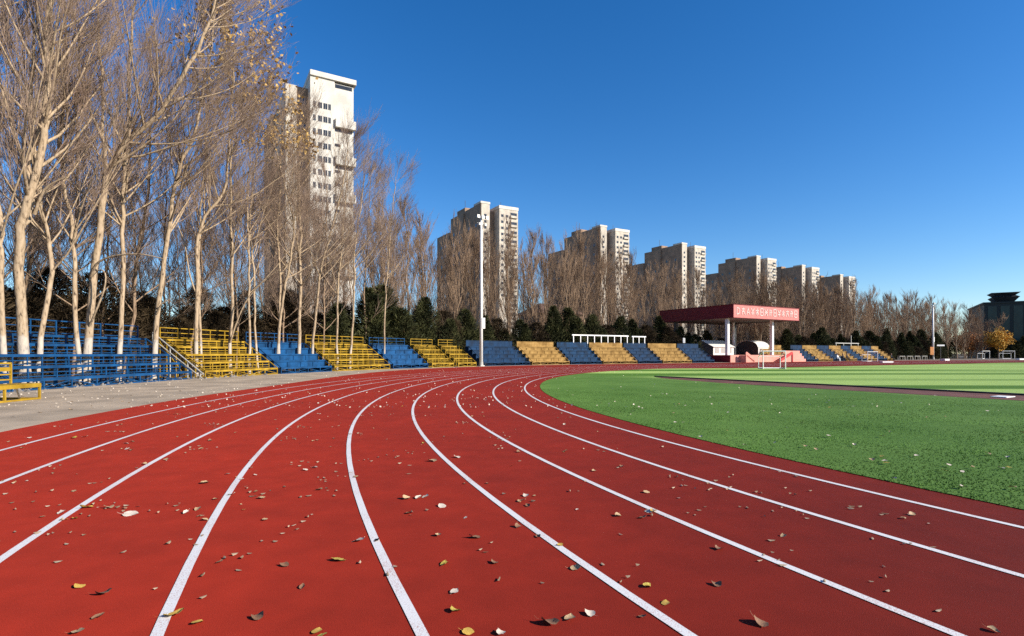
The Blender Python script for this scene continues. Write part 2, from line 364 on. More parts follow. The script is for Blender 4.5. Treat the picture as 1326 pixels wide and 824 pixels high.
# ------------------------------------------------------------------ bleachers
TIER_Z = [.45, .93, 1.40, 1.86, 2.28]; RUN = .66; TOP = 2.95
def bleacher(a0, a1, color, closed, label, offset=0.0, far=False, rail=True):
    """steel bleacher from station a0 to a1; x along the track, y away from it"""
    am = (a0 + a1) / 2; r = RST + offset
    wd = (a1 - a0) * (r / RST if am < 0 else 1) - .06
    c = plan(am, r); root = empty('bleacher', (c[0], c[1], .004), heading(am))
    tag(root, label, 'bleacher', 'blue and yellow bleachers round the track')
    m = M[color]; x0, x1 = -wd / 2, wd / 2
    nb = max(2, round(wd / 1.35)); xs = [x0 + .03 + (wd - .06) * i / nb for i in range(nb + 1)]
    for i, z in enumerate(TIER_Z):
        y = RUN * i; b = MB()
        # a seat: two boards and the front beam with a rail below
        b.box(x0, x1, y, y + .20, z - .035, z); b.box(x0, x1, y + .24, y + .44, z - .035, z)
        b.bar((x0, y + .03, z - .075), (x1, y + .03, z - .075), .045, .075)
        b.build('seat_tier', m, root)
        if i:
            zb = TIER_Z[i - 1]; p = MB()
            if closed:
                p.box(x0 + .02, x1 - .02, y + .055, y + .075, zb - .02, z - .115)
                for xx in xs: p.bar((xx, y + .045, zb), (xx, y + .045, z - .11), .035)
                p.build('riser_panel', m, root)
            else:
                zz = zb + (z - zb) * .45
                p.bar((x0, y + .04, zz), (x1, y + .04, zz), .04); p.bar((x0, y + .04, zb + .06), (x1, y + .04, zb + .06), .03)
                for j, xx in enumerate(xs[:-1]):
                    xm = (xx + xs[j + 1]) / 2; p.bar((xm, y + .04, zb + .02), (xm, y + .04, z - .11), .035)
                p.build('riser_rail', m, root)
    fr = MB()
    for xx in xs:
        for i, z in enumerate(TIER_Z):
            fr.bar((xx, RUN * i + .03, .0), (xx, RUN * i + .03, z - .115), .05)
        fr.bar((xx, 0.06, .04), (xx, RUN * 4 + .5, .04), .05)
        fr.bar((xx, 3.15, 0), (xx, 3.15, 2.22), .05)
    for y in (0.03, RUN * 2 + .03, 3.15): fr.bar((x0 + .03, y, .035), (x1 - .03, y, .035), .045, .05)
    fr.build('frame', m, root)
    for j in range(len(xs) - 1):
        xa, xb = xs[j], xs[j + 1]; br = MB()
        br.bar((xa, .05, .07), (xb, .05, .33), .03) if j % 2 else br.bar((xa, .05, .33), (xb, .05, .07), .03)
        br.build('brace', m, root)
    if closed:
        bk = MB(); bk.box(x0 + .02, x1 - .02, 3.19, 3.21, .5, 2.25); bk.build('back_panel', m, root)
    if rail:
        ra = MB(); yb = 3.15
        for xx in xs: ra.bar((xx, yb, 2.22), (xx, yb, TOP), .05)
        for z in (TOP, 2.66, 2.38): ra.bar((x0, yb, z), (x1, yb, z), .05 if z == TOP else .038)
        if far and closed: ra.box(x0 + .03, x1 - .03, yb - .01, yb + .01, 2.3, 2.9)
        ra.build('back_rail', m, root)
    # stepped side guards
    for xx, s in ((x0 + .02, -1), (x1 - .02, 1)):
        sg = MB()
        sg.bar((xx, .0, .42), (xx, RUN * 4, 2.24), .04, .05)
        if closed:
            poly = [(.05, .05)] + [q for i in range(5) for q in ((RUN * i + .05, TIER_Z[i] - .12), (RUN * i + RUN + .05, TIER_Z[i] - .12))] + [(3.15, .05)]
            n = len(poly)
            sg.add([(xx - .01, y, z) for y, z in poly] + [(xx + .01, y, z) for y, z in poly],
                   [tuple(range(n))[::-1], tuple(range(n, 2 * n))] + [(i, (i + 1) % n, (i + 1) % n + n, i + n) for i in range(n)])
        else:
            sg.bar((xx, RUN * 2, .04), (xx, 3.15, 2.1), .035); sg.bar((xx, 1.35, 1.4), (xx, 3.15, 1.4), .035); sg.bar((xx, .7, .9), (xx, 3.15, .9), .035)
        sg.build('side_guard', m, root)
    return root
mods = [
    (-70.6, -63.4, 'blue_near', 0, 0, 0, 'long open blue steel bleacher at the left edge, behind the low yellow corner frame'),
    (-63.3, -53.1, 'blue_near', 0, 0, 0, 'longest blue open steel bleacher, with tree trunks behind it, nearest the camera'),
    (-52.3, -45.75, 'yellow', 0, 0, 0, 'biggest yellow open steel bleacher, right beside the sloping handrail'),
    (-45.5, -39.9, 'blue_near', 1, 0, 0, 'blue bleacher with closed risers between the two largest yellow ones'),
    (-39.6, -32.5, 'yellow', 0, 0, 0, 'second largest yellow open bleacher, with three slim leaning trunks behind'),
    (-32.2, -27.2, 'blue_near', 1, 0, 0, 'blue closed bleacher in front of dark junipers, left of the two narrow yellow ones'),
    (-26.7, -23.4, 'yellow', 0, 0, 0, 'narrow yellow bleacher next to the blue one, left of the yellow pair'),
    (-22.8, -19.9, 'yellow', 0, 0, 0, 'narrow yellow bleacher just left of the tall white floodlight pole'),
    (-18.7, -11.1, 'blue', 1, 0, 1, 'wide blue bleacher just right of the tall white floodlight pole'),
    (-10.8, -4.5, 'ochre', 1, 0, 1, 'ochre bleacher beyond the wide blue one right of the floodlight pole'),
    (-4.3, .9, 'bluepale', 1, 0, 1, 'blue bleacher under the left end of the long white railing'),
    (1.2, 7.3, 'ochre', 1, 0, 1, 'ochre bleacher under the right end of the long white railing'),
    (7.5, 12.0, 'blue', 1, 0, 1, 'blue bleacher under the short white railing'),
    (12.3, 18.3, 'ochre', 1, 0, 1, 'last ochre bleacher before the red roofed rostrum'),
    (18.5, 23.3, 'blue', 1, 0, 1, 'blue bleacher touching the dark side of the rostrum'),
    (40.6, 47.3, 'ochre', 1, 1.6, 1, 'ochre bleacher behind the pink terrace right of the rostrum'),
    (47.6, 51.1, 'blue', 1, 0, 1, 'first blue bleacher to the right of the pink terrace'),
    (51.2, 55.8, 'ochre', 1, 0, 1, 'ochre bleacher between the first two blue ones right of the rostrum'),
    (55.9, 59.8, 'blue', 1, 0, 1, 'second blue bleacher right of the rostrum, beside the small seated figures'),
    (59.9, 64.0, 'ochre', 1, 0, 1, 'ochre bleacher left of the weathered railing'),
    (64.1, 67.4, 'bluepale', 1, 0, 1, 'blue bleacher under the left half of the weathered railing'),
    (67.5, 71.6, 'ochre', 1, 0, 1, 'ochre bleacher behind the small far goal frame'),
    (71.7, 75.2, 'bluepale', 1, 0, 1, 'last blue bleacher at the far end of the row'),
    (75.3, 78.2, 'ochre', 1, 0, 1, 'last ochre bleacher at the far end of the row'),
]
for a0, a1, c, cl, off, far, lb in mods: bleacher(a0, a1, c, cl, lb, off, far)

# low yellow corner frame standing nearer to the track at the left edge
def corner_frame():
    c = plan(-66.6, 55.9); root = empty('bleacher', (c[0], c[1], .004), heading(-66.6))
    tag(root, 'low yellow bleacher end with a bench top standing forward of the blue stand', 'bleacher', 'blue and yellow bleachers round the track')
    for i, (y, z) in enumerate(((0, .5), (.75, 1.0))):
        b = MB(); x1 = 0 if i == 0 else -.15
        b.box(-4, x1, y, y + .34, z - .04, z); b.box(-4, x1, y + .38, y + .7, z - .04, z); b.bar((-4, y + .02, z - .08), (x1, y + .02, z - .08), .05, .08)
        b.build('seat_tier', M['yellow'], root)
    f = MB()
    for x in (-.03, -1.3, -2.6): f.bar((x, .03, 0), (x, .03, .42), .055); f.bar((x, 1.4, 0), (x, 1.4, .96), .055); f.bar((x, .03, .03), (x, 1.4, .03), .05)
    f.bar((-4, .03, .03), (0, .03, .03), .05)
    for z in (.62, .78): f.bar((-4, .76, z), (-.15, .76, z), .04)
    for x in (-.17, -.8, -1.6): f.bar((x, .76, .5), (x, .76, 1.12), .05)
    f.bar((-4, .76, 1.12), (-.15, .76, 1.12), .05)
    f.build('frame', M['yellow'], root)
    d = MB(); d.bar((-.9, .03, .42), (-.05, .6, .04), .04); d.build('brace', M['steel'], root)
corner_frame()
# sloping handrail at the junction of the blue and the first yellow stand
def handrail():
    c = plan(-52.75, RST); root = empty('handrail', (c[0], c[1], .004), heading(-52.75))
    tag(root, 'pale sloping steel handrail running down between blue and yellow bleachers', 'handrail')
    b = MB(); b.tube([(-.05, 3.0, 2.62), (-.05, -.25, .25)], .035); b.tube([(-.05, 3.0, 2.25), (-.05, -.2, -.0)], .03); b.build('rail', M['steel'], root)
    for t in (.0, .35, .7, .95): p = MB(); y = 3.0 - 3.2 * t; p.tube([(-.05, y, 0), (-.05, y, 2.62 - 2.33 * t)], .03); p.build('post', M['steel'], root)
handrail()

# ------------------------------------------------------------------ railings standing on the backs of the stands
def railing(a0, a1, z0, z1, n, m, label, extra=False):
    c = plan(a0, RST + 3.5); root = empty('railing', (c[0], c[1], 0), heading(max(a0, 0))); L = a1 - a0
    tag(root, label, 'railing')
    b = MB(); b.bar((-.25, 0, z1), (L + .25, 0, z1), .16, .16); b.build('top_rail', m, root)
    for i in range(n):
        x = L * i / (n - 1); p = MB(); p.bar((x, 0, 0), (x, 0, z1 - .08), .12); p.build('post', m, root)
    if extra:
        p = MB(); p.bar((L * .7, .1, 0), (L * .7, .1, z1 + 1.6), .12); p.build('mast', m, root)
railing(-1.2, 8.6, 2.5, 4.0, 9, M['white'], 'long white railing of upright posts above the bleacher backs')
railing(9.7, 12.0, 2.5, 3.95, 3, M['white'], 'short white railing with three posts above the blue bleacher')
railing(63.0, 71.0, 2.5, 3.5, 4, M['steel'], 'weathered grey railing above the far right bleachers', True)

# ------------------------------------------------------------------ rostrum with the red canopy
def rostrum():
    c = plan(27.06, RST); RZ = heading(27); root = empty('rostrum', (c[0], c[1], .004), RZ)
    tag(root, 'pink platform with two front stairs under a flat red canopy on white columns', 'rostrum')
    b = MB(); b.box(0, 15.4, 0, 12, 0, 1.17); b.build('platform', M['pink'], root, bevel=.02)
    # thin dark sheet on the left return, its shade put into the colour
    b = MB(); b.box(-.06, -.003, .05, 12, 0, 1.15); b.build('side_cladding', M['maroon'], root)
    for xa, xb in ((2.2, 4.5), (14.4, 11.2)):
        st = MB(); n = 7
        for i in range(n):
            t0, t1 = i / n, (i + 1) / n; xx = sorted((xa + (xb - xa) * t0, xa + (xb - xa) * t1))
            st.box(xx[0], xx[1], -1.1, -.003, 0, 1.17 * (1 - t0) - .02)
        st.build('stair', M['pink'], root)
        w_ = MB(); w_.bar((xa, -1.18, 1.55), (xb, -1.18, .32), .14, .42); w_.bar((xa, -1.18, 0), (xa, -1.18, 1.6), .16); w_.build('stair_parapet', M['redfascia'] if xa > xb else M['pink'], root)  # right parapet's darker red carries its shadowed side
    # canopy
    rf = empty('canopy', (0, 0, 0)); rf.parent = root
    s = MB(); s.box(.75, 18.0, .05, 15.95, 7.25, 7.45); s.box(.75, 18, .05, 15.95, 8.9, 9.1); s.build('soffit', M['soffit'], rf)
    f = MB()
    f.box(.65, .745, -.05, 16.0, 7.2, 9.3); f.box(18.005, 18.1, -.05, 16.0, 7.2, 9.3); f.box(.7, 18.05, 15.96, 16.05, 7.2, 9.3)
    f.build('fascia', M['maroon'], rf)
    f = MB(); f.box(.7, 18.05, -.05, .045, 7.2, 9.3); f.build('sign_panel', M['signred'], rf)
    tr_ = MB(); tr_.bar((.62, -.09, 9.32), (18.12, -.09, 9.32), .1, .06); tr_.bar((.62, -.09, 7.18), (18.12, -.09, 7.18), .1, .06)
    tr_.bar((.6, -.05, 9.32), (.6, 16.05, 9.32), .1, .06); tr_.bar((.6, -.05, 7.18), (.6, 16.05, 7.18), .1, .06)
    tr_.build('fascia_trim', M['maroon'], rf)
    # blurred pale characters along the front fascia
    L = MB(); r = random.Random(3)
    nch = 14; x = 1.45; cw = 1.12; z0, z1 = 7.72, 8.86
    strokes = [
        [(0, 0, 0, 1), (0, 1, .6, .8), (.6, .8, .6, .2), (.6, .2, 0, 0)],
        [(0, .8, .8, .8), (.4, 1, .1, 0), (.4, .6, .8, 0), (.1, .45, .7, .45)],
        [(.1, 0, .4, 1), (.4, 1, .8, 0), (.2, .35, .65, .35)],
        [(0, 1, .4, .5), (.8, 1, .4, .5), (.4, .5, .4, 0), (.05, .3, .75, .3)],
        [(.1, 0, .1, 1), (.1, 1, .75, 1), (.75, 1, .75, 0), (.1, .5, .75, .5), (.1, .02, .75, .02)],
        [(0, .7, .8, .7), (.4, 1, .4, 0), (.4, .65, .05, .1), (.4, .65, .78, .1)],
        [(0, 1, .8, 0), (.8, 1, 0, 0), (.0, .5, .8, .5)],
        [(.2, 0, .2, 1), (.2, .95, .7, .75), (.5, .75, .5, 0), (.05, .55, .8, .55)],
    ]
    order = [0, 1, 2, 3, 5, 4, 6, 7, 4, 3, 5, 1, 7, 4]
    for k in range(nch):
        for (xa, za, xb, zb) in strokes[order[k]]:
            L.bar((x + xa * cw * .95, -.075, z0 + (z1 - z0) * za), (x + xb * cw * .95, -.075, z0 + (z1 - z0) * zb), .05, .10, up=(0, 1, 0)) if False else \
            L.bar((x + xa * cw * .95, -.075, z0 + (z1 - z0) * za), (x + xb * cw * .95, -.075, z0 + (z1 - z0) * zb), .13, .05, up=(0, 1, 0))
        x += 1.165
    L.build('lettering', M['letter'], rf)
    for (ux, vy, m, wd) in ((1.15, 1.5, 'white', .5), (12.7, 1.5, 'white', .5), (12.7, 9.3, 'white', .36), (1.15, 12.5, 'darkmetal', .5), (17.2, 12.5, 'darkmetal', .5)):
        zb = 1.17 if ux < 15 else 0
        b = MB(); b.box(ux - wd / 2, ux + wd / 2, vy - wd / 2, vy + wd / 2, zb, 7.25); b.build('column', M[m], root, bevel=.02)
    # terrace: pink sloped seating to the right
    t = MB()
    for i in range(4): t.box(15.42, 20.2, .35 * i, 1.4, .0 if i == 0 else .5 * i - .001, .5 * i + .5) if False else t.box(15.42, 20.2, .38 * i, .38 * i + .4 if i < 3 else 1.55, 0, .48 * (i + 1))
    t.build('terrace', M['pink'], root)
    # things standing on the platform are their own objects
    def at(u_, v_, z=1.178): p = plan(27.06, RST); q = p + T_ * u_ + N_ * v_; return (q[0], q[1], z)
    tn = empty('tent', at(2.0, 5.0), RZ); tag(tn, 'pale gable roofed tent with a panelled front standing left on the rostrum', 'tent')
    b = MB(); b.box(.02, 5.3, .02, .06, 0, 1.45); b.box(.02, 5.3, 4.75, 4.79, 0, 1.45)
    b.build('wall', M['canvas'], tn)
    for xx in (0, 5.3):
        b = MB(); b.add([(xx, 0, 0), (xx, 4.8, 0), (xx, 4.8, 1.45), (xx, 2.4, 2.5), (xx, 0, 1.45), (xx + .03, 0, 0), (xx + .03, 4.8, 0), (xx + .03, 4.8, 1.45), (xx + .03, 2.4, 2.5), (xx + .03, 0, 1.45)],
                        [(0, 1, 2, 3, 4), (9, 8, 7, 6, 5), (0, 5, 6, 1), (1, 6, 7, 2), (2, 7, 8, 3), (3, 8, 9, 4), (4, 9, 5, 0)]); b.build('gable_end', M['darkmetal'], tn)  # shade of the gable put into its dark colour
    b = MB(); b.bar((-.1, -.12, 1.44), (-.1, 2.4, 2.55), .001) if False else None
    b.add([(-.12, -.2, 1.38), (5.45, -.2, 1.38), (5.45, 2.4, 2.56), (-.12, 2.4, 2.56), (-.12, 5.0, 1.38), (5.45, 5.0, 1.38)] + [(-.12, -.2, 1.33), (5.45, -.2, 1.33), (5.45, 2.4, 2.51), (-.12, 2.4, 2.51), (-.12, 5.0, 1.33), (5.45, 5.0, 1.33)],
          [(0, 1, 2, 3), (3, 2, 5, 4), (7, 6, 9, 8), (8, 9, 10, 11), (0, 6, 7, 1), (4, 5, 11, 10), (0, 3, 9, 6), (3, 4, 10, 9), (1, 7, 8, 2), (2, 8, 11, 5)])
    b.build('roof', M['canvas'], tn)
    for i in range(3):
        b = MB(); x_ = .5 + i * 1.6; b.box(x_, x_ + 1.0, -.02, .015, .35, 1.15); b.build('window', M['winframe'], tn)
    t2 = empty('tent', at(12.95, 4.3), RZ); tag(t2, 'barrel roofed tent with a dark arched end standing right on the rostrum', 'tent')
    arc = [(4.6 * (.5 - .5 * math.cos(math.pi * i / 12)), 1.35 + 1.15 * math.sin(math.pi * i / 12)) for i in range(13)]
    for xx in (0, 2.9):
        n = len(arc) + 2; pl = [(0, 0)] + arc + [(4.6, 0)]
        b = MB(); b.add([(xx, y, z) for y, z in pl] + [(xx + .03, y, z) for y, z in pl], [tuple(range(n)), tuple(range(n, 2 * n))[::-1]] + [(i, (i + 1) % n, (i + 1) % n + n, i + n) for i in range(n)])
        b.build('arched_end', M['darkmetal'], t2)  # dark colour stands for the shaded face of the arch
    b = MB(); k = len(arc)
    b.add([(-.15, y, z + .03) for y, z in arc] + [(3.1, y, z + .03) for y, z in arc] + [(-.15, y, z + .07) for y, z in arc] + [(3.1, y, z + .07) for y, z in arc],
          [(i, i + 1, k + i + 1, k + i) for i in range(k - 1)] + [(2 * k + i, 3 * k + i, 3 * k + i + 1, 2 * k + i + 1) for i in range(k - 1)] + [(i, 2 * k + i, 2 * k + i + 1, i + 1) for i in range(k - 1)])
    b.build('roof', M['canvas'], t2)
    b = MB(); b.box(.03, 2.9, .0, .04, 0, 1.34); b.build('wall', M['canvas'], t2)
    b = MB(); b.box(.35, 1.3, -.02, -.003, .05, 1.15); b.build('door_flap', M['winframe'], t2)
    # small white post on the stand back left of the rostrum
    q = plan(20.5, RST + 3.6); p = empty('signal_box', (q[0], q[1], 0)); tag(p, 'small white box on a post behind the blue bleacher by the rostrum', 'box')
    b = MB(); b.tube([(0, 0, 0), (0, 0, 3.1)], .05); b.build('post', M['steel'], p)
    b = MB(); b.box(-.18, .18, -.12, .12, 3.1, 3.9); b.build('housing', M['white'], p, bevel=.02)
rostrum()

# ------------------------------------------------------------------ floodlight poles
def flood_pole(loc, h, r, label, lamps=3):
    root = empty('floodlight_pole', loc, RAD(40)); tag(root, label, 'floodlight', 'floodlight poles round the track')
    b = MB(); b.tube([(0, 0, 0), (0, 0, h * .5), (0, 0, h)], [r, r * .85, r * .6], 12); b.build('pole', M['white'], root, smooth=True)
    b = MB(); b.box(-.28, .28, -.28, .28, 0, .12); b.tube([(0, 0, .1), (0, 0, .5)], [r * 1.3, r * 1.2], 12); b.build('base', M['steel'], root)
    b = MB(); b.box(-.02, .4, -.22, .22, 4.2, 5.4); b.build('control_box', M['white'], root, bevel=.02)
    b = MB(); b.bar((-.7, 0, h - .1), (.7, 0, h - .1), .1); b.bar((-.55, 0, h - .8), (.55, 0, h - .8), .08); b.build('crossarm', M['steel'], root)
    for i in range(lamps):
        x = -.6 + 1.2 * i / (lamps - 1)
        lp = MB(); lp.add([(x - .17, -.4, h - .3), (x + .17, -.4, h - .3), (x + .17, -.36, h + .06), (x - .17, -.36, h + .06), (x - .1, -.1, h - .22), (x + .1, -.1, h - .22), (x + .1, -.08, h), (x - .1, -.08, h)],
                         [(0, 1, 2, 3), (7, 6, 5, 4), (0, 4, 5, 1), (1, 5, 6, 2), (2, 6, 7, 3), (3, 7, 4, 0)])
        lo = lp.build('lamp', M['steel'], root)
    for i in range(2):
        x = -.4 + .8 * i; lp = MB(); lp.box(x - .14, x + .14, -.35, -.05, h - 1.05, h - .8); lp.build('lamp', M['steel'], root)
q = plan(-19.3, RST - .1); flood_pole((q[0], q[1], .004), 16.7, .19, 'tall white floodlight pole between narrow yellow and wide blue bleachers')
flood_pole((101.5, 130.3, 0), 13.6, .24, 'far floodlight pole with dark lamps at the end of the track, by the orange cabinet', 4)
# orange cabinet on the far pole
cb = empty('cabinet', (100.2, 129.2, 0)); tag(cb, 'small orange cabinet on legs beside the far floodlight pole', 'cabinet')
b = MB(); b.box(-.45, .45, -.3, .3, 1.1, 3.0); b.build('body', M['orange'], cb, bevel=.03)
for x in (-.38, .38): b = MB(); b.bar((x, 0, 0), (x, 0, 1.1), .08); b.build('leg', M['darkmetal'], cb)
sg = empty('sign', (102.3, 129.0, 0)); tag(sg, 'low white crossbar sign beside the far floodlight pole', 'sign')
b = MB(); b.bar((0, 0, 0), (0, 0, 3.2), .1); b.build('post', M['darkmetal'], sg); b = MB(); b.box(-.9, .9, -.08, -.04, 3.2, 3.55); b.build('board', M['white'], sg)

# ------------------------------------------------------------------ goals and other small things on the field
def goal(loc, rz, w_, h, d, label):
    root = empty('goal', loc, rz); tag(root, label, 'goal', 'small goal frames on the field')
    t = .05 if w_ < 3 else .06
    for x in (0, w_): b = MB(); b.tube([(x, 0, 0), (x, 0, h)], t); b.build('post', M['white'], root)
    b = MB(); b.tube([(0, 0, h), (w_, 0, h)], t); b.build('crossbar', M['white'], root)
    b = MB()
    for x in (0, w_): b.tube([(x, 0, .05), (x, d, .05)], t); b.tube([(x, d, .05), (x, d, h * .7)], t * .7); b.tube([(x, d, h * .7), (x, 0, h)], t * .7)
    b.tube([(0, d, .05), (w_, d, .05)], t * 1.3); b.tube([(0, d, h * .7), (w_, d, h * .7)], t * .7)
    b.build('net_frame', M['white'], root)
goal((22.95, 49.4, .018), RAD(-6), 1.95, 1.62, 1.2, 'white portable goal frame on the near pitch edge before the pink rostrum')
goal((61.5, 93.5, .018), RAD(10), 2.0, 1.7, 1.2, 'small white goal frame in front of the far ochre bleachers')
goal((128, 147, 0), RAD(20), 3.0, 2.1, 1.2, 'distant goal frame under the yellow tree, to the left of its twin')
goal((133.5, 147, 0), RAD(-5), 3.0, 2.1, 1.2, 'distant goal frame under the yellow tree, to the right of its twin')
def board(name, loc, rz, sx, sy, sz, label, cat, m='white'):
    b = MB(); b.box(-sx / 2, sx / 2, -sy / 2, sy / 2, 0, sz); tag(b.build(name, M[m], loc=loc, rz=rz, bevel=min(.02, sz * .3)), label, cat)
board('takeoff_board', (15.75, 17.35, .026), RAD(-60), .42, .7, .03, 'flat white take-off board lying on the brown runway', 'board')
board('mat', (57.5, 83.0, .018), RAD(12), 2.0, .6, .2, 'low white mat lying on the pitch edge before the far goal', 'mat')
board('box', (86.5, 108, .004), RAD(20), 1.4, .9, .35, 'low white box on the grass right of the far floodlight pole', 'box')
board('box', (112.0, 119, .004), RAD(5), 1.5, .9, .35, 'low white box on the grass before the distant goals', 'box')
def hurdle(loc, rz, label):
    root = empty('bench', loc, rz); tag(root, label, 'bench', 'white benches at the far end of the track')
    b = MB(); b.box(-1.1, 1.1, -.2, .2, .82, .9); b.build('seat', M['steel'], root)
    for x in (-1, 1): b = MB(); b.bar((x, -.17, 0), (x, -.17, .82), .06); b.bar((x, .17, 0), (x, .17, .82), .06); b.build('leg', M['steel'], root)
for i in range(4): q = plan(79.5 + i * 3.2, RST - .6); hurdle((q[0], q[1], .01), RAD(30), ['white bench just right of the last ochre bleacher', 'second white bench to the right of the last ochre bleacher', 'third white bench to the right of the last ochre bleacher', 'fourth white bench, nearest the far floodlight pole'][i])

def tubes_skin(name, verts, edges, radii, m, parent):
    me = bpy.data.meshes.new(name); me.from_pydata(verts, edges, []); o = bpy.data.objects.new(name, me); COL.objects.link(o)
    sk = o.modifiers.new('skin', 'SKIN'); ss = o.modifiers.new('sub', 'SUBSURF'); ss.levels = ss.render_levels = 1
    for i, r in enumerate(radii): me.skin_vertices[0].data[i].radius = (r, r)
    me.skin_vertices[0].data[0].use_root = True
    me.materials.append(m); o.parent = parent; return o
M['skin'] = mat('skin', (.45, .25, .17), .6, .08, 8)
M['cloth_dark'] = mat('dark_clothes', (.015, .016, .022), .9, .3, 8)
M['cloth_white'] = mat('white_clothes', (.7, .7, .68), .9, .1, 8)
def seated_person(loc, rz, top, label):
    root = empty('person', loc, rz); tag(root, label, 'person', 'people sitting by the far bleachers')
    V = [(0, 0, .50), (0, -.02, .75), (0, -.03, 1.0), (0, -.04, 1.10), (0, -.05, 1.22),
         (.09, -.06, .48), (.13, -.45, .50), (.13, -.48, .08), (.13, -.60, .05), (-.09, -.06, .48), (-.13, -.45, .50), (-.13, -.48, .08), (-.13, -.60, .05),
         (.2, -.03, 1.0), (.25, -.12, .75), (.16, -.36, .60), (.13, -.43, .57), (-.2, -.03, 1.0), (-.25, -.12, .75), (-.16, -.36, .60), (-.13, -.43, .57)]
    E = [(0, 1), (1, 2), (2, 3), (3, 4), (0, 5), (5, 6), (6, 7), (7, 8), (0, 9), (9, 10), (10, 11), (11, 12), (2, 13), (13, 14), (14, 15), (15, 16), (2, 17), (17, 18), (18, 19), (19, 20)]
    R = [.15, .14, .15, .06, .085, .09, .075, .05, .05, .09, .075, .05, .05, .065, .05, .04, .035, .065, .05, .04, .035]
    tubes_skin('body', V, E, R, top, root)
    b = MB(); b.tube([(0, -.05, 1.14), (0, -.055, 1.22), (0, -.055, 1.32), (0, -.04, 1.40)], [.05, .085, .095, .05], 10); b.build('face', M['skin'], root, smooth=True)
    b = MB(); b.tube([(0, 0.0, 1.2), (0, -.0, 1.32), (0, -.03, 1.43)], [.075, .1, .06], 10); b.build('hair', M['darkmetal'], root, smooth=True)
    return root
for (a, off, top, lb) in ((57.2, -.3, 'cloth_white', 'person in white sitting at the foot of the second blue bleacher past the rostrum'),
                          (58.9, -.35, 'cloth_dark', 'person in dark clothes sitting next to the one in white'),
                          (60.4, -.3, 'cloth_dark', 'person in black sitting at the foot of the ochre bleacher left of the weathered railing'),
                          (76.6, -.35, 'cloth_dark', 'person in dark clothes sitting at the last ochre bleacher')):
    q = plan(a, RST + off + .32); seated_person((q[0], q[1], .0), RAD(30), M[top], lb)

# ------------------------------------------------------------------ buildings
def main_tower():
    """the tall near tower: white end block with balcony boxes, slimmer wing set back behind it"""
    RZ = RAD(30); root = empty('residential_tower', (-53.0, 142, 0), RZ)
    tag(root, 'tallest pale residential tower at left, with a white end wall and balcony boxes', 'tower')
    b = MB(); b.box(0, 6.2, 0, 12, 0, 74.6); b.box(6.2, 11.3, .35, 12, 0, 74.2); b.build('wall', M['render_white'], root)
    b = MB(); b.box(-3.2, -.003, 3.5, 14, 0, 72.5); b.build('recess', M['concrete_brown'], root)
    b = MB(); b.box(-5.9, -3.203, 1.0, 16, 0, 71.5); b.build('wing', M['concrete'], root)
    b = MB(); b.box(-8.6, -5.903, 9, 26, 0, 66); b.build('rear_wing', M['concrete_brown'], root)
    b = MB(); b.box(-7.6, -6.0, 6.0, 8.9, 54, 66.5); b.build('side_balcony', M['render_white'], root)
    b = MB(); b.box(-.12, 11.9, -.45, 12.1, 74.6, 76.0); b.build('roof_parapet', M['render_white'], root, bevel=.05)
    zf = 3.0
    for k in range(22):
        z = 66.2 - k * 3.55 + .3
        if z < 5: break
        # paired windows on the plain half
        for x in (.75, 2.0, 3.35, 4.6):
            wd = .95 if x not in (.75, 4.6) else .6
            f = MB(); f.box(x - .06, x + wd + .06, -.035, -.002, z - .06, z + 1.56); fo = f.build('window', M['winframe'], root)
            p = MB(); p.box(x, x + wd * .46, -.055, -.037, z, z + 1.5); p.box(x + wd * .54, x + wd, -.055, -.037, z, z + 1.5); p.build('pane', M['glass_dark'], fo)
    # balcony boxes on the other half, in tall bays with a dark strip under each
    for k, z in enumerate((62.2, 52.2, 42.2, 32.2, 22.2)):
        b = MB(); b.box(6.35, 11.75, -.75, .33, z, z + 2.3); b.build('balcony', M['render_white'], root, bevel=.04)
        b = MB(); b.box(6.4, 10.9, .30, .347, z - .95, z - .05); b.build('balcony_slot', M['glass_dark'], root)
    for k in range(7):
        z = 57.2 - 3.55 * k; b = MB(); b.box(6.3, 7.7, .31, .348, z, z + .8); b.build('small_window', M['glass_dark'], root)
    b = MB(); b.box(6.4, 10.9, .30, .347, 73.0, 74.0); b.build('balcony_slot', M['glass_dark'], root)
    for i in range(20):
        z = 68 - 3.4 * i
        if z < 4: break
        b = MB(); b.box(-3.0, -.4, 3.44, 3.497, z, z + 1.7); b.build('recess_window', M['glass_dark'], root)
main_tower()

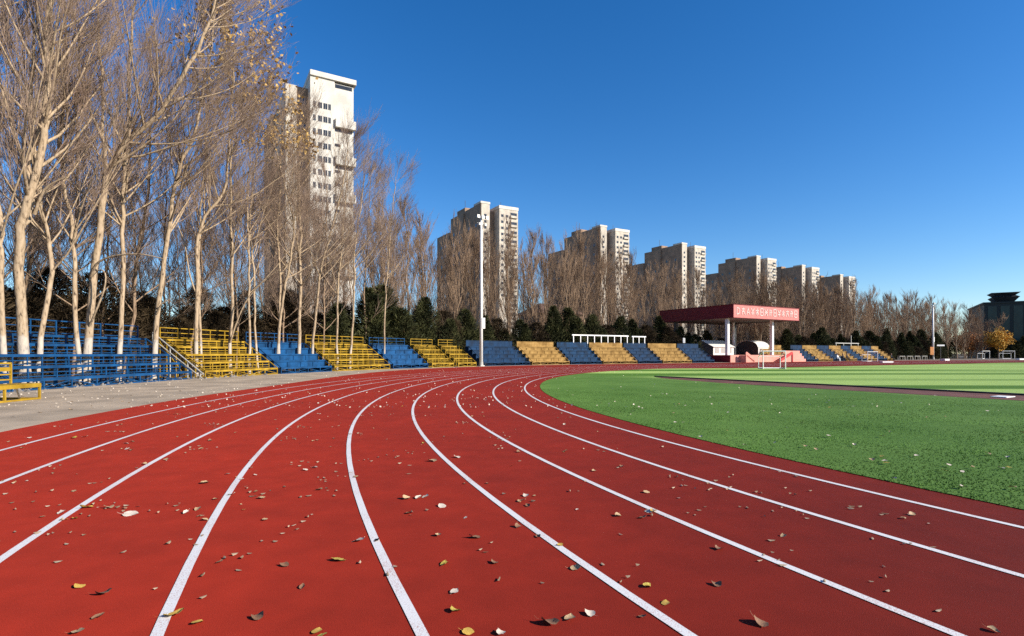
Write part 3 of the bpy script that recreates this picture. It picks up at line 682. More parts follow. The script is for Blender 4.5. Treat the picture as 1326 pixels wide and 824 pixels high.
def tower_proto():
    root = empty('residential_tower', (0, 0, 0), 0)
    # x along the lit end wall (to the right), y back to the left; origin at the corner between lit and shaded faces
    b = MB(); b.box(.3, 5.0, 1.2, 1.497, 0, 77); b.build('end_wall', M['concrete'], root); b = MB(); b.box(0, 5.0, 1.5, 20, 0, 77); b.build('front_block', M['concrete_brown'], root)  # pale wall, brown block: lit and shaded tones set by colour
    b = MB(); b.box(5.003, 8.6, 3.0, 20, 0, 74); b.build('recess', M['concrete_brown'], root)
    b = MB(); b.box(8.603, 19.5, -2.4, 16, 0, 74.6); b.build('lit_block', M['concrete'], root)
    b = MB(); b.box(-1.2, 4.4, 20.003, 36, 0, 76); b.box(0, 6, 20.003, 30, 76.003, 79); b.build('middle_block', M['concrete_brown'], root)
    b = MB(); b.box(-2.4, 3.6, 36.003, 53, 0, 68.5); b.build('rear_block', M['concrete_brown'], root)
    b = MB(); b.box(8.4, 19.7, -2.6, 16.2, 74.603, 76.2); b.box(-.2, 5.2, 1.0, 9, 77.003, 78); b.build('roof_parapet', M['render_white'], root)
    b = MB(); b.tube([(2, 24, 79), (2, 24, 84)], .12, 6); b.tube([(14, 6, 76), (14, 6, 80.5)], .1, 6); b.build('antenna', M['darkmetal'], root)
    wm = MB().box(0, 1.4, -.03, .0, 0, 1.25).mesh('window', M['glass_dark'])
    ws = MB().box(-.03, 0, 0, 1.7, 0, 1.5).mesh('window', M['glass_dark'])
    for k in range(14):
        z = 70.5 - 3.1 * k
        for x in (9.6, 12.3): link_mesh('window', wm, root, (x, -2.402, z))
        link_mesh('window', wm, root, (1.8, 1.198, z))
    for k in range(13):
        z = 71.5 - 4.65 * k; bm_ = MB(); bm_.box(14.9, 18.9, -3.3, -2.403, z - 1.0, z + .1); bm_.build('balcony', M['concrete'], root)
        b = MB(); b.box(15.0, 18.8, -2.45, -2.404, z + .15, z + 1.7); b.build('balcony_opening', M['glass_dark'], root)
    for k in range(7):
        z = 66 - 5.6 * k
        for y in (6, 14): link_mesh('window', ws, root, (-.002, y, z))
        for y in (24, 31): link_mesh('window', ws, root, (-1.202, y, z))
        for y in (40, 45): link_mesh('window', ws, root, (-2.402, y, z - 5))
    return root
tp = tower_proto()
tower_spots = [((-15.0, 270), 'pale stepped tower behind the tall white floodlight pole, second from the left'),
               ((53.0, 320), 'pale stepped tower above the long white railing, third from the left'),
               ((117.5, 371), 'pale stepped tower above the left end of the red canopy, fourth from the left'),
               ((191.0, 420), 'pale stepped tower just above the red canopy, fifth from the left'),
               ((250.0, 464), 'pale stepped tower above the right end of the red canopy, sixth from the left'),
               ((317.0, 520), 'farthest and smallest stepped tower, at the right end of the row')]
for i, ((x, y), lb) in enumerate(tower_spots):
    o = tp if i == 0 else copy_tree(tp, (x, y, 0), RAD(30))
    o.location = (x, y, 0); o.rotation_euler = (0, 0, RAD(30))
    tag(o, lb, 'tower', 'residential towers in a row behind the trees')
def low_house():
    root = empty('house', (6, 118, 0), RAD(30)); tag(root, 'low house with a brown hipped roof hidden among trees left of the third tower', 'house')
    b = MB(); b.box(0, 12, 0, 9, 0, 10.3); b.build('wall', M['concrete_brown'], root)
    b = MB(); b.add([(-.6, -.6, 10.303), (12.6, -.6, 10.303), (12.6, 9.6, 10.303), (-.6, 9.6, 10.303), (3, 4.5, 12.9), (9, 4.5, 12.9)], [(0, 1, 5, 4), (1, 2, 5), (2, 3, 4, 5), (3, 0, 4), (3, 2, 1, 0)]); b.build('roof', M['brownroof'], root)
    for x in (2, 5.4, 8.8): b = MB(); b.box(x, x + 1.4, -.03, -.002, 6.5, 8.4); b.build('window', M['glass_dark'], root)
low_house()
def glass_hall():
    root = empty('office_building', (148.5, 170, 0), RAD(-33)); tag(root, 'dark green glass building with a flared roof pavilion at the right edge', 'building')
    b = MB(); b.box(0, 55, 0, 30, 0, 17.0); b.build('wall', M['greenframe'], root)
    for i in range(5):
        x = .9 + i * 3.0; b = MB(); b.box(x, x + 2.1, -.12, -.003, 1, 16.2); b.build('window', M['green_glass'], root)
    b = MB(); b.box(14.5, 17.5, -.5, -.004, 0, 17.1); b.build('pier', M['brownroof'], root)
    for i in range(5):
        b = MB(); b.box(18, 55, -.18, -.004, 1.2 + 3.2 * i, 3.2 + 3.2 * i); b.build('window_band', M['brownroof'], root)
    b = MB(); b.box(-.3, 55, -.3, 30, 17.003, 17.5); b.build('roof', M['greenframe'], root)
    # flared pavilion: inverted truncated pyramid stack
    def fr(x0, x1, y0, y1, z0, e, z1):
        b.add([(x0, y0, z0), (x1, y0, z0), (x1, y1, z0), (x0, y1, z0), (x0 - e, y0 - e, z1), (x1 + e, y0 - e, z1), (x1 + e, y1 + e, z1), (x0 - e, y1 + e, z1)],
              [(0, 3, 2, 1), (4, 5, 6, 7), (0, 1, 5, 4), (1, 2, 6, 5), (2, 3, 7, 6), (3, 0, 4, 7)])
    b = MB(); fr(3.6, 7.6, 4, 9, 17.503, 1.3, 19.2); fr(2.3, 8.9, 2.6, 10.4, 19.203, -.9, 19.7); fr(3.2, 8.0, 3.6, 9.4, 19.703, 1.1, 20.6); b.build('pavilion', M['darkmetal'], root)
glass_hall()

# ------------------------------------------------------------------ trees
UP = np.array([0, 0, 1.0]); SWEEP = np.array([.22, 0, 1.0])      # twigs sweep up and a little downwind
def unit(a): return a / np.maximum(np.linalg.norm(a, axis=-1, keepdims=True), 1e-9)
def tubes(pts, rad, n):
    """pts (Q,m,3), rad (Q,m) -> V, F"""
    Q, m, _ = pts.shape
    d = np.empty_like(pts); d[:, 1:-1] = pts[:, 2:] - pts[:, :-2]; d[:, 0] = pts[:, 1] - pts[:, 0]; d[:, -1] = pts[:, -1] - pts[:, -2]
    d = unit(d); ref = np.array([.31, .87, .12]); x = unit(np.cross(d, ref)); y = np.cross(d, x)
    a = np.arange(n) * 2 * np.pi / n
    V = pts[:, :, None, :] + rad[:, :, None, None] * (x[:, :, None, :] * np.cos(a)[None, None, :, None] + y[:, :, None, :] * np.sin(a)[None, None, :, None])
    idx = np.arange(Q * m * n).reshape(Q, m, n); j = (np.arange(n) + 1) % n
    F = np.stack([idx[:, :-1, :], idx[:, :-1][:, :, j], idx[:, 1:][:, :, j], idx[:, 1:, :]], -1).reshape(-1, 4)
    return V.reshape(-1, 3), F
def merge(parts):
    V, F, k = [], [], 0
    for v, f in parts: V.append(v); F.append(f + k); k += len(v)
    return np.concatenate(V), np.concatenate(F)
def sample(pts, t):
    """points and tangents on polylines pts (Q,m,3) at t (Q,k) in 0..1"""
    Q, m, _ = pts.shape; s = t * (m - 1); i = np.minimum(s.astype(int), m - 2); fr = (s - i)[..., None]; q = np.arange(Q)[:, None]
    a, b = pts[q, i], pts[q, i + 1]; return a + (b - a) * fr, unit(b - a)
def grow(rg, par, prad, k, t0, t1, ang, length, m, upb, wob, r0f, r1):
    """k children on every parent polyline; returns pts (Q*k,m,3), rad"""
    Q = len(par); t = np.sort(rg.uniform(t0, t1, (Q, k)), 1); P, D = sample(par, t)
    pr = prad[:, :1] * (1 - t) + prad[:, -1:] * t
    rv = unit(rg.normal(size=(Q, k, 3))); side = unit(np.cross(D, rv))
    a = RAD(1) * ang * rg.uniform(.7, 1.3, (Q, k, 1)); d = D * np.cos(a) + side * np.sin(a)
    L = length(t, rg) ; step = (L / (m - 1))[..., None]
    pts = np.empty((Q, k, m, 3)); pts[:, :, 0] = P; d = unit(d)
    for i in range(1, m):
        d = unit(d + SWEEP * upb + rg.normal(size=d.shape) * wob); pts[:, :, i] = pts[:, :, i - 1] + d * step
    rr = np.minimum(pr * r0f, 1e9)[..., None] * np.linspace(1, 0, m) + r1 * np.linspace(0, 1, m)
    return pts.reshape(-1, m, 3), rr.reshape(-1, m)
def resample(ctrl, n):
    """smooth polyline through control points (Catmull-Rom)"""
    c = np.array(ctrl, float); c = np.vstack([2 * c[0] - c[1], c, 2 * c[-1] - c[-2]]); k = len(c) - 3
    out = []
    for s in np.linspace(0, k - 1e-6, n):
        i = int(s); f = s - i; p0_, p1, p2, p3 = c[i:i + 4]
        out.append(.5 * (2 * p1 + (p2 - p0_) * f + (2 * p0_ - 5 * p1 + 4 * p2 - p3) * f * f + (3 * p1 - p0_ - 3 * p2 + p3) * f ** 3))
    return np.array(out)
def poplar_meshes(seed, stems, H, n1=30, n2=9, n3=7, tw=.006, spread=1.0, low=.2, leaves=0, mats=('bark', 'twig'), ang=46, a2=30, upb=.10, limbs=()):
    """stems: list of (radius, control points) relative to the base; the first is the main trunk"""
    rg = np.random.default_rng(seed); trunk, tips = [], []
    for r, ctrl in stems:
        r = r * .76
        c = [np.array(p, float) for p in ctrl]
        while c[-1][2] < H * .97:
            d = unit(c[-1] - c[-2]); d = unit(d * np.array([.6, .6, 1]) + np.array([rg.normal() * .08, rg.normal() * .08, .25])); c.append(c[-1] + d * min(3.5, max(.6, H - c[-1][2])))
        p = resample(c, 26); z0 = p[0, 2]
        p[1:-1] += rg.normal(size=(24, 3)) * np.array([.035, .035, 0])
        t = np.linspace(0, 1, 26); rad = r * (1 - t) ** .85 + .012
        if z0 < .5: rad[0] *= 1.25; rad[1] *= 1.06
        trunk.append(tubes(p[None], rad[None], 9))
        k1 = int(n1 * (1 - z0 / H) * (1 if r > .1 else .75))
        def l1(tt, g): zz = z0 / H + (1 - z0 / H) * tt; return H * spread * np.clip(.40 * (1 - zz) ** .75 + .05, .05, .34) * g.uniform(.6, 1.15, tt.shape)
        b1, r1 = grow(rg, p[None], rad[None], k1, low if z0 < .5 else .08, .97, ang, l1, 8, upb, .055, .42, .008)
        big = r1[:, 0] > .02
        trunk.append(tubes(b1[big], r1[big], 6)) if big.any() else None
        tips.append(tubes(b1[~big], np.maximum(r1[~big], tw * 1.4), 4)) if (~big).any() else None
        def l2(tt, g): return (np.linalg.norm(b1[:, -1] - b1[:, 0], axis=1)[:, None] * (.5 - .25 * tt) + .35) * g.uniform(.6, 1.25, tt.shape)
        b2, r2 = grow(rg, b1, r1, n2, .15, 1., a2, l2, 6, .13, .04, .5, tw * .7)
        r2 = np.maximum(r2, tw); tips.append(tubes(b2, r2, 3))
        def l3(tt, g): return (np.linalg.norm(b2[:, -1] - b2[:, 0], axis=1)[:, None] * .4 + .35) * g.uniform(.6, 1.3, tt.shape)
        b3, r3 = grow(rg, b2, r2, n3, .2, 1., a2 - 2, l3, 4, .10, .035, .6, tw * .5)
        r3 = np.maximum(r3, tw * .55); tips.append(tubes(b3, r3, 3))
    for r, c in limbs:
        p = resample(c, 14); trunk.append(tubes(p[None], (r * np.linspace(1, .25, 14) + .006)[None], 6))
    V, F = merge(trunk); tm = np_mesh('trunk', V, F, M[mats[0]], True)
    V, F = merge(tips); cm = np_mesh('crown', V, F, M[mats[1]])
    lm = None
    if leaves:
        src = b3[:, -1][b3[:, -1, 2] > H * .80]; src = src[rg.integers(0, len(src), leaves)] + rg.normal(size=(leaves, 3)) * .12
        a = unit(rg.normal(size=(leaves, 3))); c = unit(np.cross(a, rg.normal(size=(leaves, 3)))); s = rg.uniform(.07, .15, (leaves, 1))
        V = np.stack([src - a * s, src + c * s * .7, src + a * s, src - c * s * .7], 1).reshape(-1, 3)
        lm = np_mesh('dry_leaves', V, np.arange(leaves * 4).reshape(-1, 4), M['leaf_gold'])
    return tm, cm, lm
def place_tree(meshes, loc, rz, sc, label, group, name='bare_poplar'):
    root = empty(name, loc, rz); root.scale = sc; tag(root, label, 'tree', group)
    link_mesh('trunk', meshes[0], root); link_mesh('crown', meshes[1], root)
    if meshes[2]: link_mesh('dry_leaves', meshes[2], root)
    return root
# the front row behind the blue and yellow stands: (depth, trunk radius, control points x,z), forks
G1 = 'bare pale poplars behind the left stands'
front = [
 (21.53, [(0.130, [(-20.15, 0), (-20.21, 4.75), (-20.39, 6.28), (-20.64, 9.36)])], 'bare poplar with a slim trunk at the very left edge of the row', 0),
 (22.38, [(0.233, [(-20.14, 0), (-19.98, 5.52), (-19.6, 7.75), (-19.09, 10.95), (-19.02, 14.15)]), (0.121, [(-19.85, 6.15), (-20.3, 7.43), (-20.4, 9.67), (-19.92, 12.87), (-19.76, 16.07)])], 'bare poplar with the thickest pale trunk, forked high above the blue stand at left', 0),
 (22.8, [(0.130, [(-20.13, 0), (-20.06, 3.64), (-20.03, 5.59), (-20.29, 8.2), (-20.62, 11.46)])], 'bare poplar with a darker trunk close beside the thickest forked one', 0),
 (25.03, [(0.121, [(-20.02, 0), (-20.24, 4.93), (-20.49, 7.43), (-20.85, 10.65), (-20.67, 14.94)])], 'slim bare poplar leaning left, just left of the strongly right leaning forked one', 0),
 (25.33, [(0.205, [(-20.01, 0), (-19.65, 5.69), (-19.14, 9.49), (-18.49, 10.94), (-16.75, 12.57), (-15.31, 14.74), (-14.51, 17.27)]), (0.112, [(-19.14, 9.49), (-19.0, 10.76), (-19.07, 13.65), (-19.36, 17.63)])], 'forked bare poplar whose big pale limb leans far to the right', 0),
 (27.24, [(0.140, [(-19.85, 0), (-19.77, 6.4), (-19.89, 11.46), (-19.65, 16.91)])], 'bare poplar with a straight upright trunk right of the leaning forked one', 0),
 (29.48, [(0.167, [(-19.58, 0), (-19.29, 5.13), (-18.95, 8.08), (-18.4, 11.23), (-17.6, 13.55), (-16.89, 16.08)])], 'bare poplar curving right at the left end of the biggest yellow bleacher', 700),
 (32.63, [(0.140, [(-19.07, 0), (-18.88, 5.99), (-18.6, 9.25), (-17.39, 11.35), (-16.92, 15.31), (-16.69, 19.51)])], 'bare poplar bending sharply right above the biggest yellow bleacher', 900),
 (33.11, [(0.093, [(-18.97, 0), (-19.53, 7.48), (-19.3, 13.63), (-18.97, 18.83)])], 'slim bare poplar leaning left behind the biggest yellow bleacher', 0),
 (35.41, [(0.130, [(-18.46, 0), (-18.51, 6.88), (-18.62, 11.94), (-18.36, 17.0)])], 'upright bare poplar at the right end of the biggest yellow bleacher', 700),
 (37.12, [(0.102, [(-18.03, 0), (-18.08, 7.15), (-18.29, 12.45), (-17.92, 18.81)])], 'upright slim bare poplar over the closed blue bleacher, left of a slim pair', 600),
 (37.9, [(0.093, [(-17.81, 0), (-18.03, 6.73), (-18.25, 11.06), (-17.49, 17.56)])], 'thin bare poplar behind the closed blue bleacher, its trunk bowed left', 0),
 (39.59, [(0.130, [(-17.31, 0), (-16.8, 5.27), (-16.12, 8.38), (-16.01, 11.49), (-17.14, 16.01)])], 'bare poplar with a bent trunk crossing before the tallest tower', 500),
 (39.89, [(0.112, [(-17.21, 0), (-17.27, 6.44), (-17.44, 10.99), (-16.98, 17.26)])], 'upright bare poplar just behind the bent one before the tallest tower', 0),
 (41.83, [(0.177, [(-16.55, 0), (-16.37, 6.08), (-16.31, 10.86), (-16.43, 16.84)])], 'bare poplar with the thickest straight trunk, in front of the tallest tower', 0),
 (43.19, [(0.130, [(-16.04, 0), (-15.49, 5.92), (-14.87, 9.32), (-13.76, 13.64), (-13.14, 17.34)])], 'bare poplar leaning right over the left end of the second yellow bleacher', 0),
 (45.95, [(0.112, [(-14.9, 0), (-14.77, 6.54), (-14.51, 10.48), (-13.98, 16.39)])], 'slim bare poplar above the middle of the second yellow bleacher', 0),
 (47.42, [(0.121, [(-14.23, 0), (-13.89, 6.7), (-13.75, 10.77), (-13.07, 16.19)])], 'slim bare poplar above the right part of the second yellow bleacher', 0),
 (51.35, [(0.093, [(-12.18, 0), (-11.96, 7.14), (-11.66, 11.54), (-11.08, 16.68)])], 'last bare poplar of the front row, above the blue bleacher by the junipers', 0),
]
LIMBS = {4: [(.06, [(.25, 0, 4.9), (.7, -.2, 5.6), (1.6, -.3, 5.95), (2.9, -.4, 6.0), (3.9, -.4, 5.8)]), (.045, [(.15, 0, 2.6), (.7, -.3, 3.3), (1.2, -.4, 4.4), (1.25, -.4, 5.1), (.9, -.3, 5.3), (.5, -.2, 5.0)])],
         9: [(.06, [(.02, 0, 2.2), (.5, -.2, 3.4), (1.3, -.3, 5.0), (2.6, -.4, 6.3), (4.2, -.5, 7.4)])],
         6: [(.05, [(.2, 0, 3.6), (.6, -.2, 4.1), (1.1, -.2, 4.4)])], 7: [(.05, [(.15, 0, 4.6), (-.5, .2, 6.2), (-.9, .3, 8.2), (-1.5, .4, 9.6)])],
         1: [(.07, [(.35, 0, 7.2), (1.0, -.2, 8.2), (1.9, -.2, 8.7)])]}
for i, (Y, stems, lb, lv) in enumerate(front):
    x0 = stems[0][1][0][0]; rgl = np.random.default_rng(100 + i)
    ss = []
    for r, pts in stems:
        dy = np.cumsum(rgl.normal(0, .18, len(pts))); dy[0] = 0 if pts[0][1] < .5 else dy[0]
        ss.append((r, [(x - x0, dy[k], z) for k, (x, z) in enumerate(pts)]))
    if len(ss) > 1:      # the fork leaves the main stem
        p = resample(ss[0][1], 60); z = ss[1][1][0][2]; q = p[np.argmin(abs(p[:, 2] - z))]; ss[1][1][0] = tuple(q)
    H = 21.6 - .10 * max(0, Y - 29) - (1.2 if i > 9 else 0) + rgl.uniform(-.6, .6)
    ms = poplar_meshes(200 + i, ss, H, 30 if i < 9 else 26, 10, 8 if i < 9 else 6, tw=.0075, spread=.95, low=.24, a2=24, upb=.12, leaves=lv, limbs=LIMBS.get(i, ()))
    place_tree(ms, (x0, Y, 0), 0, (1, 1, 1), lb, G1)
# deeper ranks of the same wood at left: copies of five trees
def straight_stem(seed, r, H):
    g_ = np.random.default_rng(seed); c = [np.zeros(3)]
    for z in (4, 8, 12, 16, 19): c.append(np.array([c[-1][0] + g_.normal() * .28, c[-1][1] + g_.normal() * .28, z * H / 22]))
    return [(r, c)]
wood = [poplar_meshes(300 + i, straight_stem(300 + i, .13, 22.5), 21.5, 34, 10, 8, tw=.011, spread=.85, low=.16, a2=24, mats=('bark_far', 'twig')) for i in range(5)]
k = 0
for rr, off in ((66.5, 0.), (70.5, 1.7), (75.5, .8), (80, .3), (85.5, 1.1), (92, .5)):
    a = -72 + off
    while a < -22:
        p = plan(a, rr + rng.uniform(-1, 1)); s = rng.uniform(.88, 1.06) * (1 if a < -50 else .86)
        place_tree(wood[k % 5], (p[0], p[1], 0), rng.uniform(0, 6.28), (s, s, s * rng.uniform(.95, 1.05)),
                   'bare poplar standing deeper in the wood behind the pale front row at left', 'poplars deep in the left wood'); k += 1
        a += 3.9 * rng.uniform(.8, 1.25)
# upright poplars in dense rows behind the straight
lomb = [poplar_meshes(400 + i, straight_stem(400 + i, .15, 20), 20, 34, 6, 4, tw=.0135, spread=.95, low=.06, mats=('bark_far', 'twig_far'), ang=17, a2=13, upb=.06) for i in range(6)]
def seg(a):
    for lim, s in ((-6, 'behind the wide blue bleacher by the floodlight pole'), (14, 'behind the white railings, before the third tower'), (40, 'behind the red canopy'),
                   (75, 'between the red canopy and the far end of the bleachers'), (112, 'past the last bleachers, left of the far floodlight pole'), (999, 'right of the far floodlight pole, at the low end of the row')):
        if a < lim: return s
for rr, off, st in ((69., 0., 3.0), (73.5, 1.6, 3.1), (79., .7, 3.3), (84., 1.1, 3.2), (92., .3, 3.4)):
    a = (-25 if rr < 85 else 66) + off
    while a < 157:
        if (16.3 if rr < 72 else 20.5) < a < 47.5 and rr < 77: a = 47.6
        p = plan(a, rr + rng.uniform(-1.2, 1.2)); Ht = np.interp(a, [-25, 0, 117, 150, 210], [20.0, 20.3, 16.2, 13.6, 12.0])
        s = Ht / 20 * rng.uniform(.80, 1.02); wx = 1.05 * rng.uniform(.85, 1.15)
        place_tree(lomb[k % 6], (p[0], p[1], 0), rng.uniform(0, 6.28), (wx, wx, s), 'bare upright poplar ' + seg(a), 'upright poplars ' + seg(a)); k += 1
        a += st * rng.uniform(.75, 1.3) * (1 if a < 90 else 1.35)

# evergreens and undergrowth
def evergreen_mesh(seed, H, R, n, m, w_=.026, l_=.38, upl=.75, pw=.75):
    """several ragged leaders of different height, joined into one bushy outline"""
    rg = np.random.default_rng(seed); nl = 5
    lx = rg.normal(0, R * .42, (nl, 2)); lx[0] = 0; lh = rg.uniform(.55, .95, nl); lh[0] = 1; lr = rg.uniform(.45, .75, nl); lr[0] = .8
    w = rg.choice(nl, n, p=(lh * lr) / (lh * lr).sum())
    t = rg.random(n) ** .85; az = rg.uniform(0, 6.283, n); hh = H * lh[w]
    lob = 1 + .25 * np.sin(az * 3 + t * 7 + w * 2.1) + .2 * np.sin(az * 5 - t * 13 + w) + .16 * rg.normal(size=n)
    prof = np.minimum(1, (t + .05) * 6) * (1 - t) ** pw + .02
    rr = R * lr[w] * prof * lob * rg.random(n) ** .36
    P = np.stack([lx[w, 0] + rr * np.cos(az), lx[w, 1] + rr * np.sin(az), .15 + t * hh], 1)
    d = unit(np.stack([np.cos(az), np.sin(az), np.full(n, upl)], 1) + rg.normal(size=(n, 3)) * .45)
    s = unit(np.cross(d, rg.normal(size=(n, 3)))); L = (l_ * rg.uniform(.5, 1.5, n))[:, None]; w2 = (w_ * rg.uniform(.6, 1.5, n))[:, None]
    V = np.stack([P - s * w2, P + s * w2, P + d * L * .6 + s * w2 * 1.3, P + d * L], 1).reshape(-1, 3)
    return np_mesh('foliage', V, np.arange(n * 4).reshape(-1, 4), m)
def stem_mesh(H, r=.1):
    V, F = tubes(np.array([[[0, 0, 0], [.05, .03, H * .5], [0, 0, H * .9]]], float), np.array([[r, r * .7, .02]]), 6); return np_mesh('trunk', V, F, M['bushtwig'])
ev = [(stem_mesh(8), evergreen_mesh(500 + i, 8, (2.6, 3.0, 2.3, 2.8)[i], 16000, M['needle'], pw=(.7, .55, .85, .6)[i])) for i in range(4)]
evb = [(stem_mesh(6), evergreen_mesh(520 + i, 6, 2.8, 16000, M['needle_brown'], .02, .34, .7, .5)) for i in range(3)]
def place_ev(ms, loc, rz, sc, label, group, name):
    root = empty(name, loc, rz); root.scale = sc; tag(root, label, 'tree' if name != 'bush' else 'bush', group)
    link_mesh('trunk', ms[0], root); link_mesh('foliage', ms[1], root)
a = -29.0; k = 0
while a < 116:
    p = plan(a, 66.2 + rng.uniform(-.6, .9)); s = rng.uniform(.75, 1.12) * np.interp(a, [-30, 10, 30, 60, 150], [1.0, .95, .7, .75, .9])
    if 24 < a < 47: p = plan(a, 77.5 + rng.uniform(-1, 1))
    where = ('left of the tall floodlight pole' if a < -19 else 'between the floodlight pole and the white railing' if a < 0 else 'behind the white railings' if a < 14 else
             'behind the stands beside the rostrum' if a < 27 else 'behind the red canopy' if a < 46 else 'behind the far right bleachers' if a < 80 else 'at the dark far end of the track')
    place_ev(ev[k % 4] if k % 5 not in (2, 4) else evb[k % 3], (p[0], p[1], 0), rng.uniform(0, 6.28), (s * rng.uniform(.95, 1.4), s * rng.uniform(.95, 1.4), s), 'dark bushy evergreen ' + where, 'dark evergreens ' + where, 'juniper_tree'); k += 1
    a += rng.uniform(1.9, 3.1)
for rr, st in ((70.2, 2.7), (75.5, 2.8)):
    a = -76.0
    while a < -28:
        p = plan(a, rr + rng.uniform(-.7, .7)); s = rng.uniform(.75, 1.25)
        place_ev(evb[k % 3], (p[0], p[1], 0), rng.uniform(0, 6.28), (s * rng.uniform(.9, 1.3), s * rng.uniform(.9, 1.3), s), 'dark brownish evergreen bush in the shade behind the left poplar trunks', 'dark bushes behind the left poplars', 'bush'); k += 1
        a += st * rng.uniform(.8, 1.3)
# autumn trees by the glass building
def round_tree(seed, H, R, m, loc, label, n=5000):
    rg = np.random.default_rng(seed); d = unit(rg.normal(size=(n, 3))); lob = 1 + .25 * np.sin(d[:, 0] * 5 + seed) * np.cos(d[:, 1] * 4) + .15 * np.sin(d[:, 2] * 7 + d[:, 0] * 5)
    P = d * (R * lob * rg.random(n) ** .4)[:, None]; P[:, 2] = P[:, 2] * .95 + H - R
    e = unit(rg.normal(size=(n, 3))); f = unit(np.cross(e, rg.normal(size=(n, 3)))); s = rg.uniform(.10, .22, (n, 1))
    V = np.stack([P - e * s, P + f * s * .7, P + e * s, P - f * s * .7], 1).reshape(-1, 3)
    root = empty('broadleaf_tree', loc); tag(root, label, 'tree', 'autumn trees by the glass building')
    link_mesh('crown', np_mesh('crown', V, np.arange(n * 4).reshape(-1, 4), m), root)
    b = MB(); b.tube([(0, 0, 0), (.1, 0, H * .4), (0, .1, H * .8)], [.16, .12, .03], 7)
    for i in range(7): a_ = i * .9; b.tube([(0, 0, H * .35 + i * .2), (math.cos(a_) * R * .4, math.sin(a_) * R * .4, H - R * .8), (math.cos(a_) * R * .7, math.sin(a_) * R * .7, H - R * .3)], [.07, .045, .01], 5)
    b.build('trunk', M['bushtwig'], root)
round_tree(1, 8.3, 2.9, M['leaf_yellow'], (135.8, 151, 0), 'round bright yellow autumn tree before the dark green building')
round_tree(2, 7.8, 3.6, M['leaf_orange'], (129.0, 154, 0), 'dull orange autumn tree left of the bright yellow one')
round_tree(3, 6.5, 3.0, M['leaf_orange'], (114.0, 150, 0), 'low reddish orange autumn tree right of the far floodlight pole')
for i, (x, y) in enumerate(((120, 152), (123.5, 156), (126, 160), (141, 156), (146, 154), (150.5, 156), (155, 153), (117, 158), (111, 156))):
    s = rng.uniform(.65, .95); place_ev(ev[i % 4], (x, y, 0), i, (s * 1.5, s * 1.5, s), 'dark evergreen among the autumn trees at the foot of the glass building', 'dark evergreens by the glass building', 'juniper_tree')

# ------------------------------------------------------------------ fallen leaves
def leaf_mesh(name, seed, m, kind):
    g_ = random.Random(seed); me = bpy.data.meshes.new(name); nx, ny = 7, 5; V = []; F = []
    fold, curl, tw = {'flat': (.12, .2, .15), 'curl': (.35, 1.0, .5), 'roll': (1.1, .5, .3), 'twist': (.25, .8, 1.3)}[kind]
    g_side = g_.uniform(-.8, .8); wide = g_.uniform(.75, 1.05)
    for i in range(nx):
        t = i / (nx - 1); wv = .5 * math.sin(math.pi * min(1, .06 + t * .94)) ** .7 * (1.1 - .5 * t) * wide
        for j in range(ny):
            s = (j / (ny - 1) - .5) * 2; y = s * wv; x = t - .5; z = 0
            z += fold * y * abs(y) * g_side + fold * y * y * 1.2; y *= (1 - .35 * fold * abs(y))
            c = curl * (t - .35); z += curl * .55 * (t - .4) ** 2; x *= (1 - .18 * curl * abs(t - .5))
            a_ = tw * (t - .5); y, z = y * math.cos(a_) - z * math.sin(a_), y * math.sin(a_) + z * math.cos(a_)
            V.append((x + g_.gauss(0, .012), y + g_.gauss(0, .012), z + g_.gauss(0, .025)))
    for i in range(nx - 1):
        for j in range(ny - 1): k_ = i * ny + j; F.append((k_, k_ + 1, k_ + ny + 1, k_ + ny))
    k_ = len(V)   # stalk
    V += [(-.5, .015, 0), (-.5, -.015, 0), (-.72, -.01, .06), (-.72, .01, .06), (-.86, -.008, .16), (-.86, .008, .16)]; F += [(k_, k_ + 1, k_ + 2, k_ + 3), (k_ + 3, k_ + 2, k_ + 4, k_ + 5)]
    zm = min(v[2] for v in V); V = [(x, y, z - zm) for x, y, z in V]
    me.from_pydata(V, [], F); me.polygons.foreach_set('use_smooth', [True] * len(F)); me.update(); me.materials.append(m); return me
LEAF = {}
for ck, (mk, kinds) in {'yellow': ('lf_yellow', ('flat', 'curl', 'twist')), 'tan': ('lf_tan', ('curl', 'roll', 'twist', 'flat')), 'pale': ('lf_pale', ('flat', 'curl', 'roll')), 'brown': ('lf_brown', ('roll', 'twist', 'curl')), 'olive': ('lf_olive', ('flat', 'twist'))}.items():
    for kd in kinds: LEAF[(ck, kd)] = leaf_mesh('leaf', hash_ := sum(map(ord, ck + kd)), M[mk], kd)
KW = {'flat': 'flat', 'curl': 'curled', 'roll': 'rolled up', 'twist': 'twisted'}
ORD = ['first', 'second', 'third', 'fourth', 'fifth', 'sixth', 'seventh', 'eighth', 'ninth', 'tenth', 'eleventh', 'twelfth']
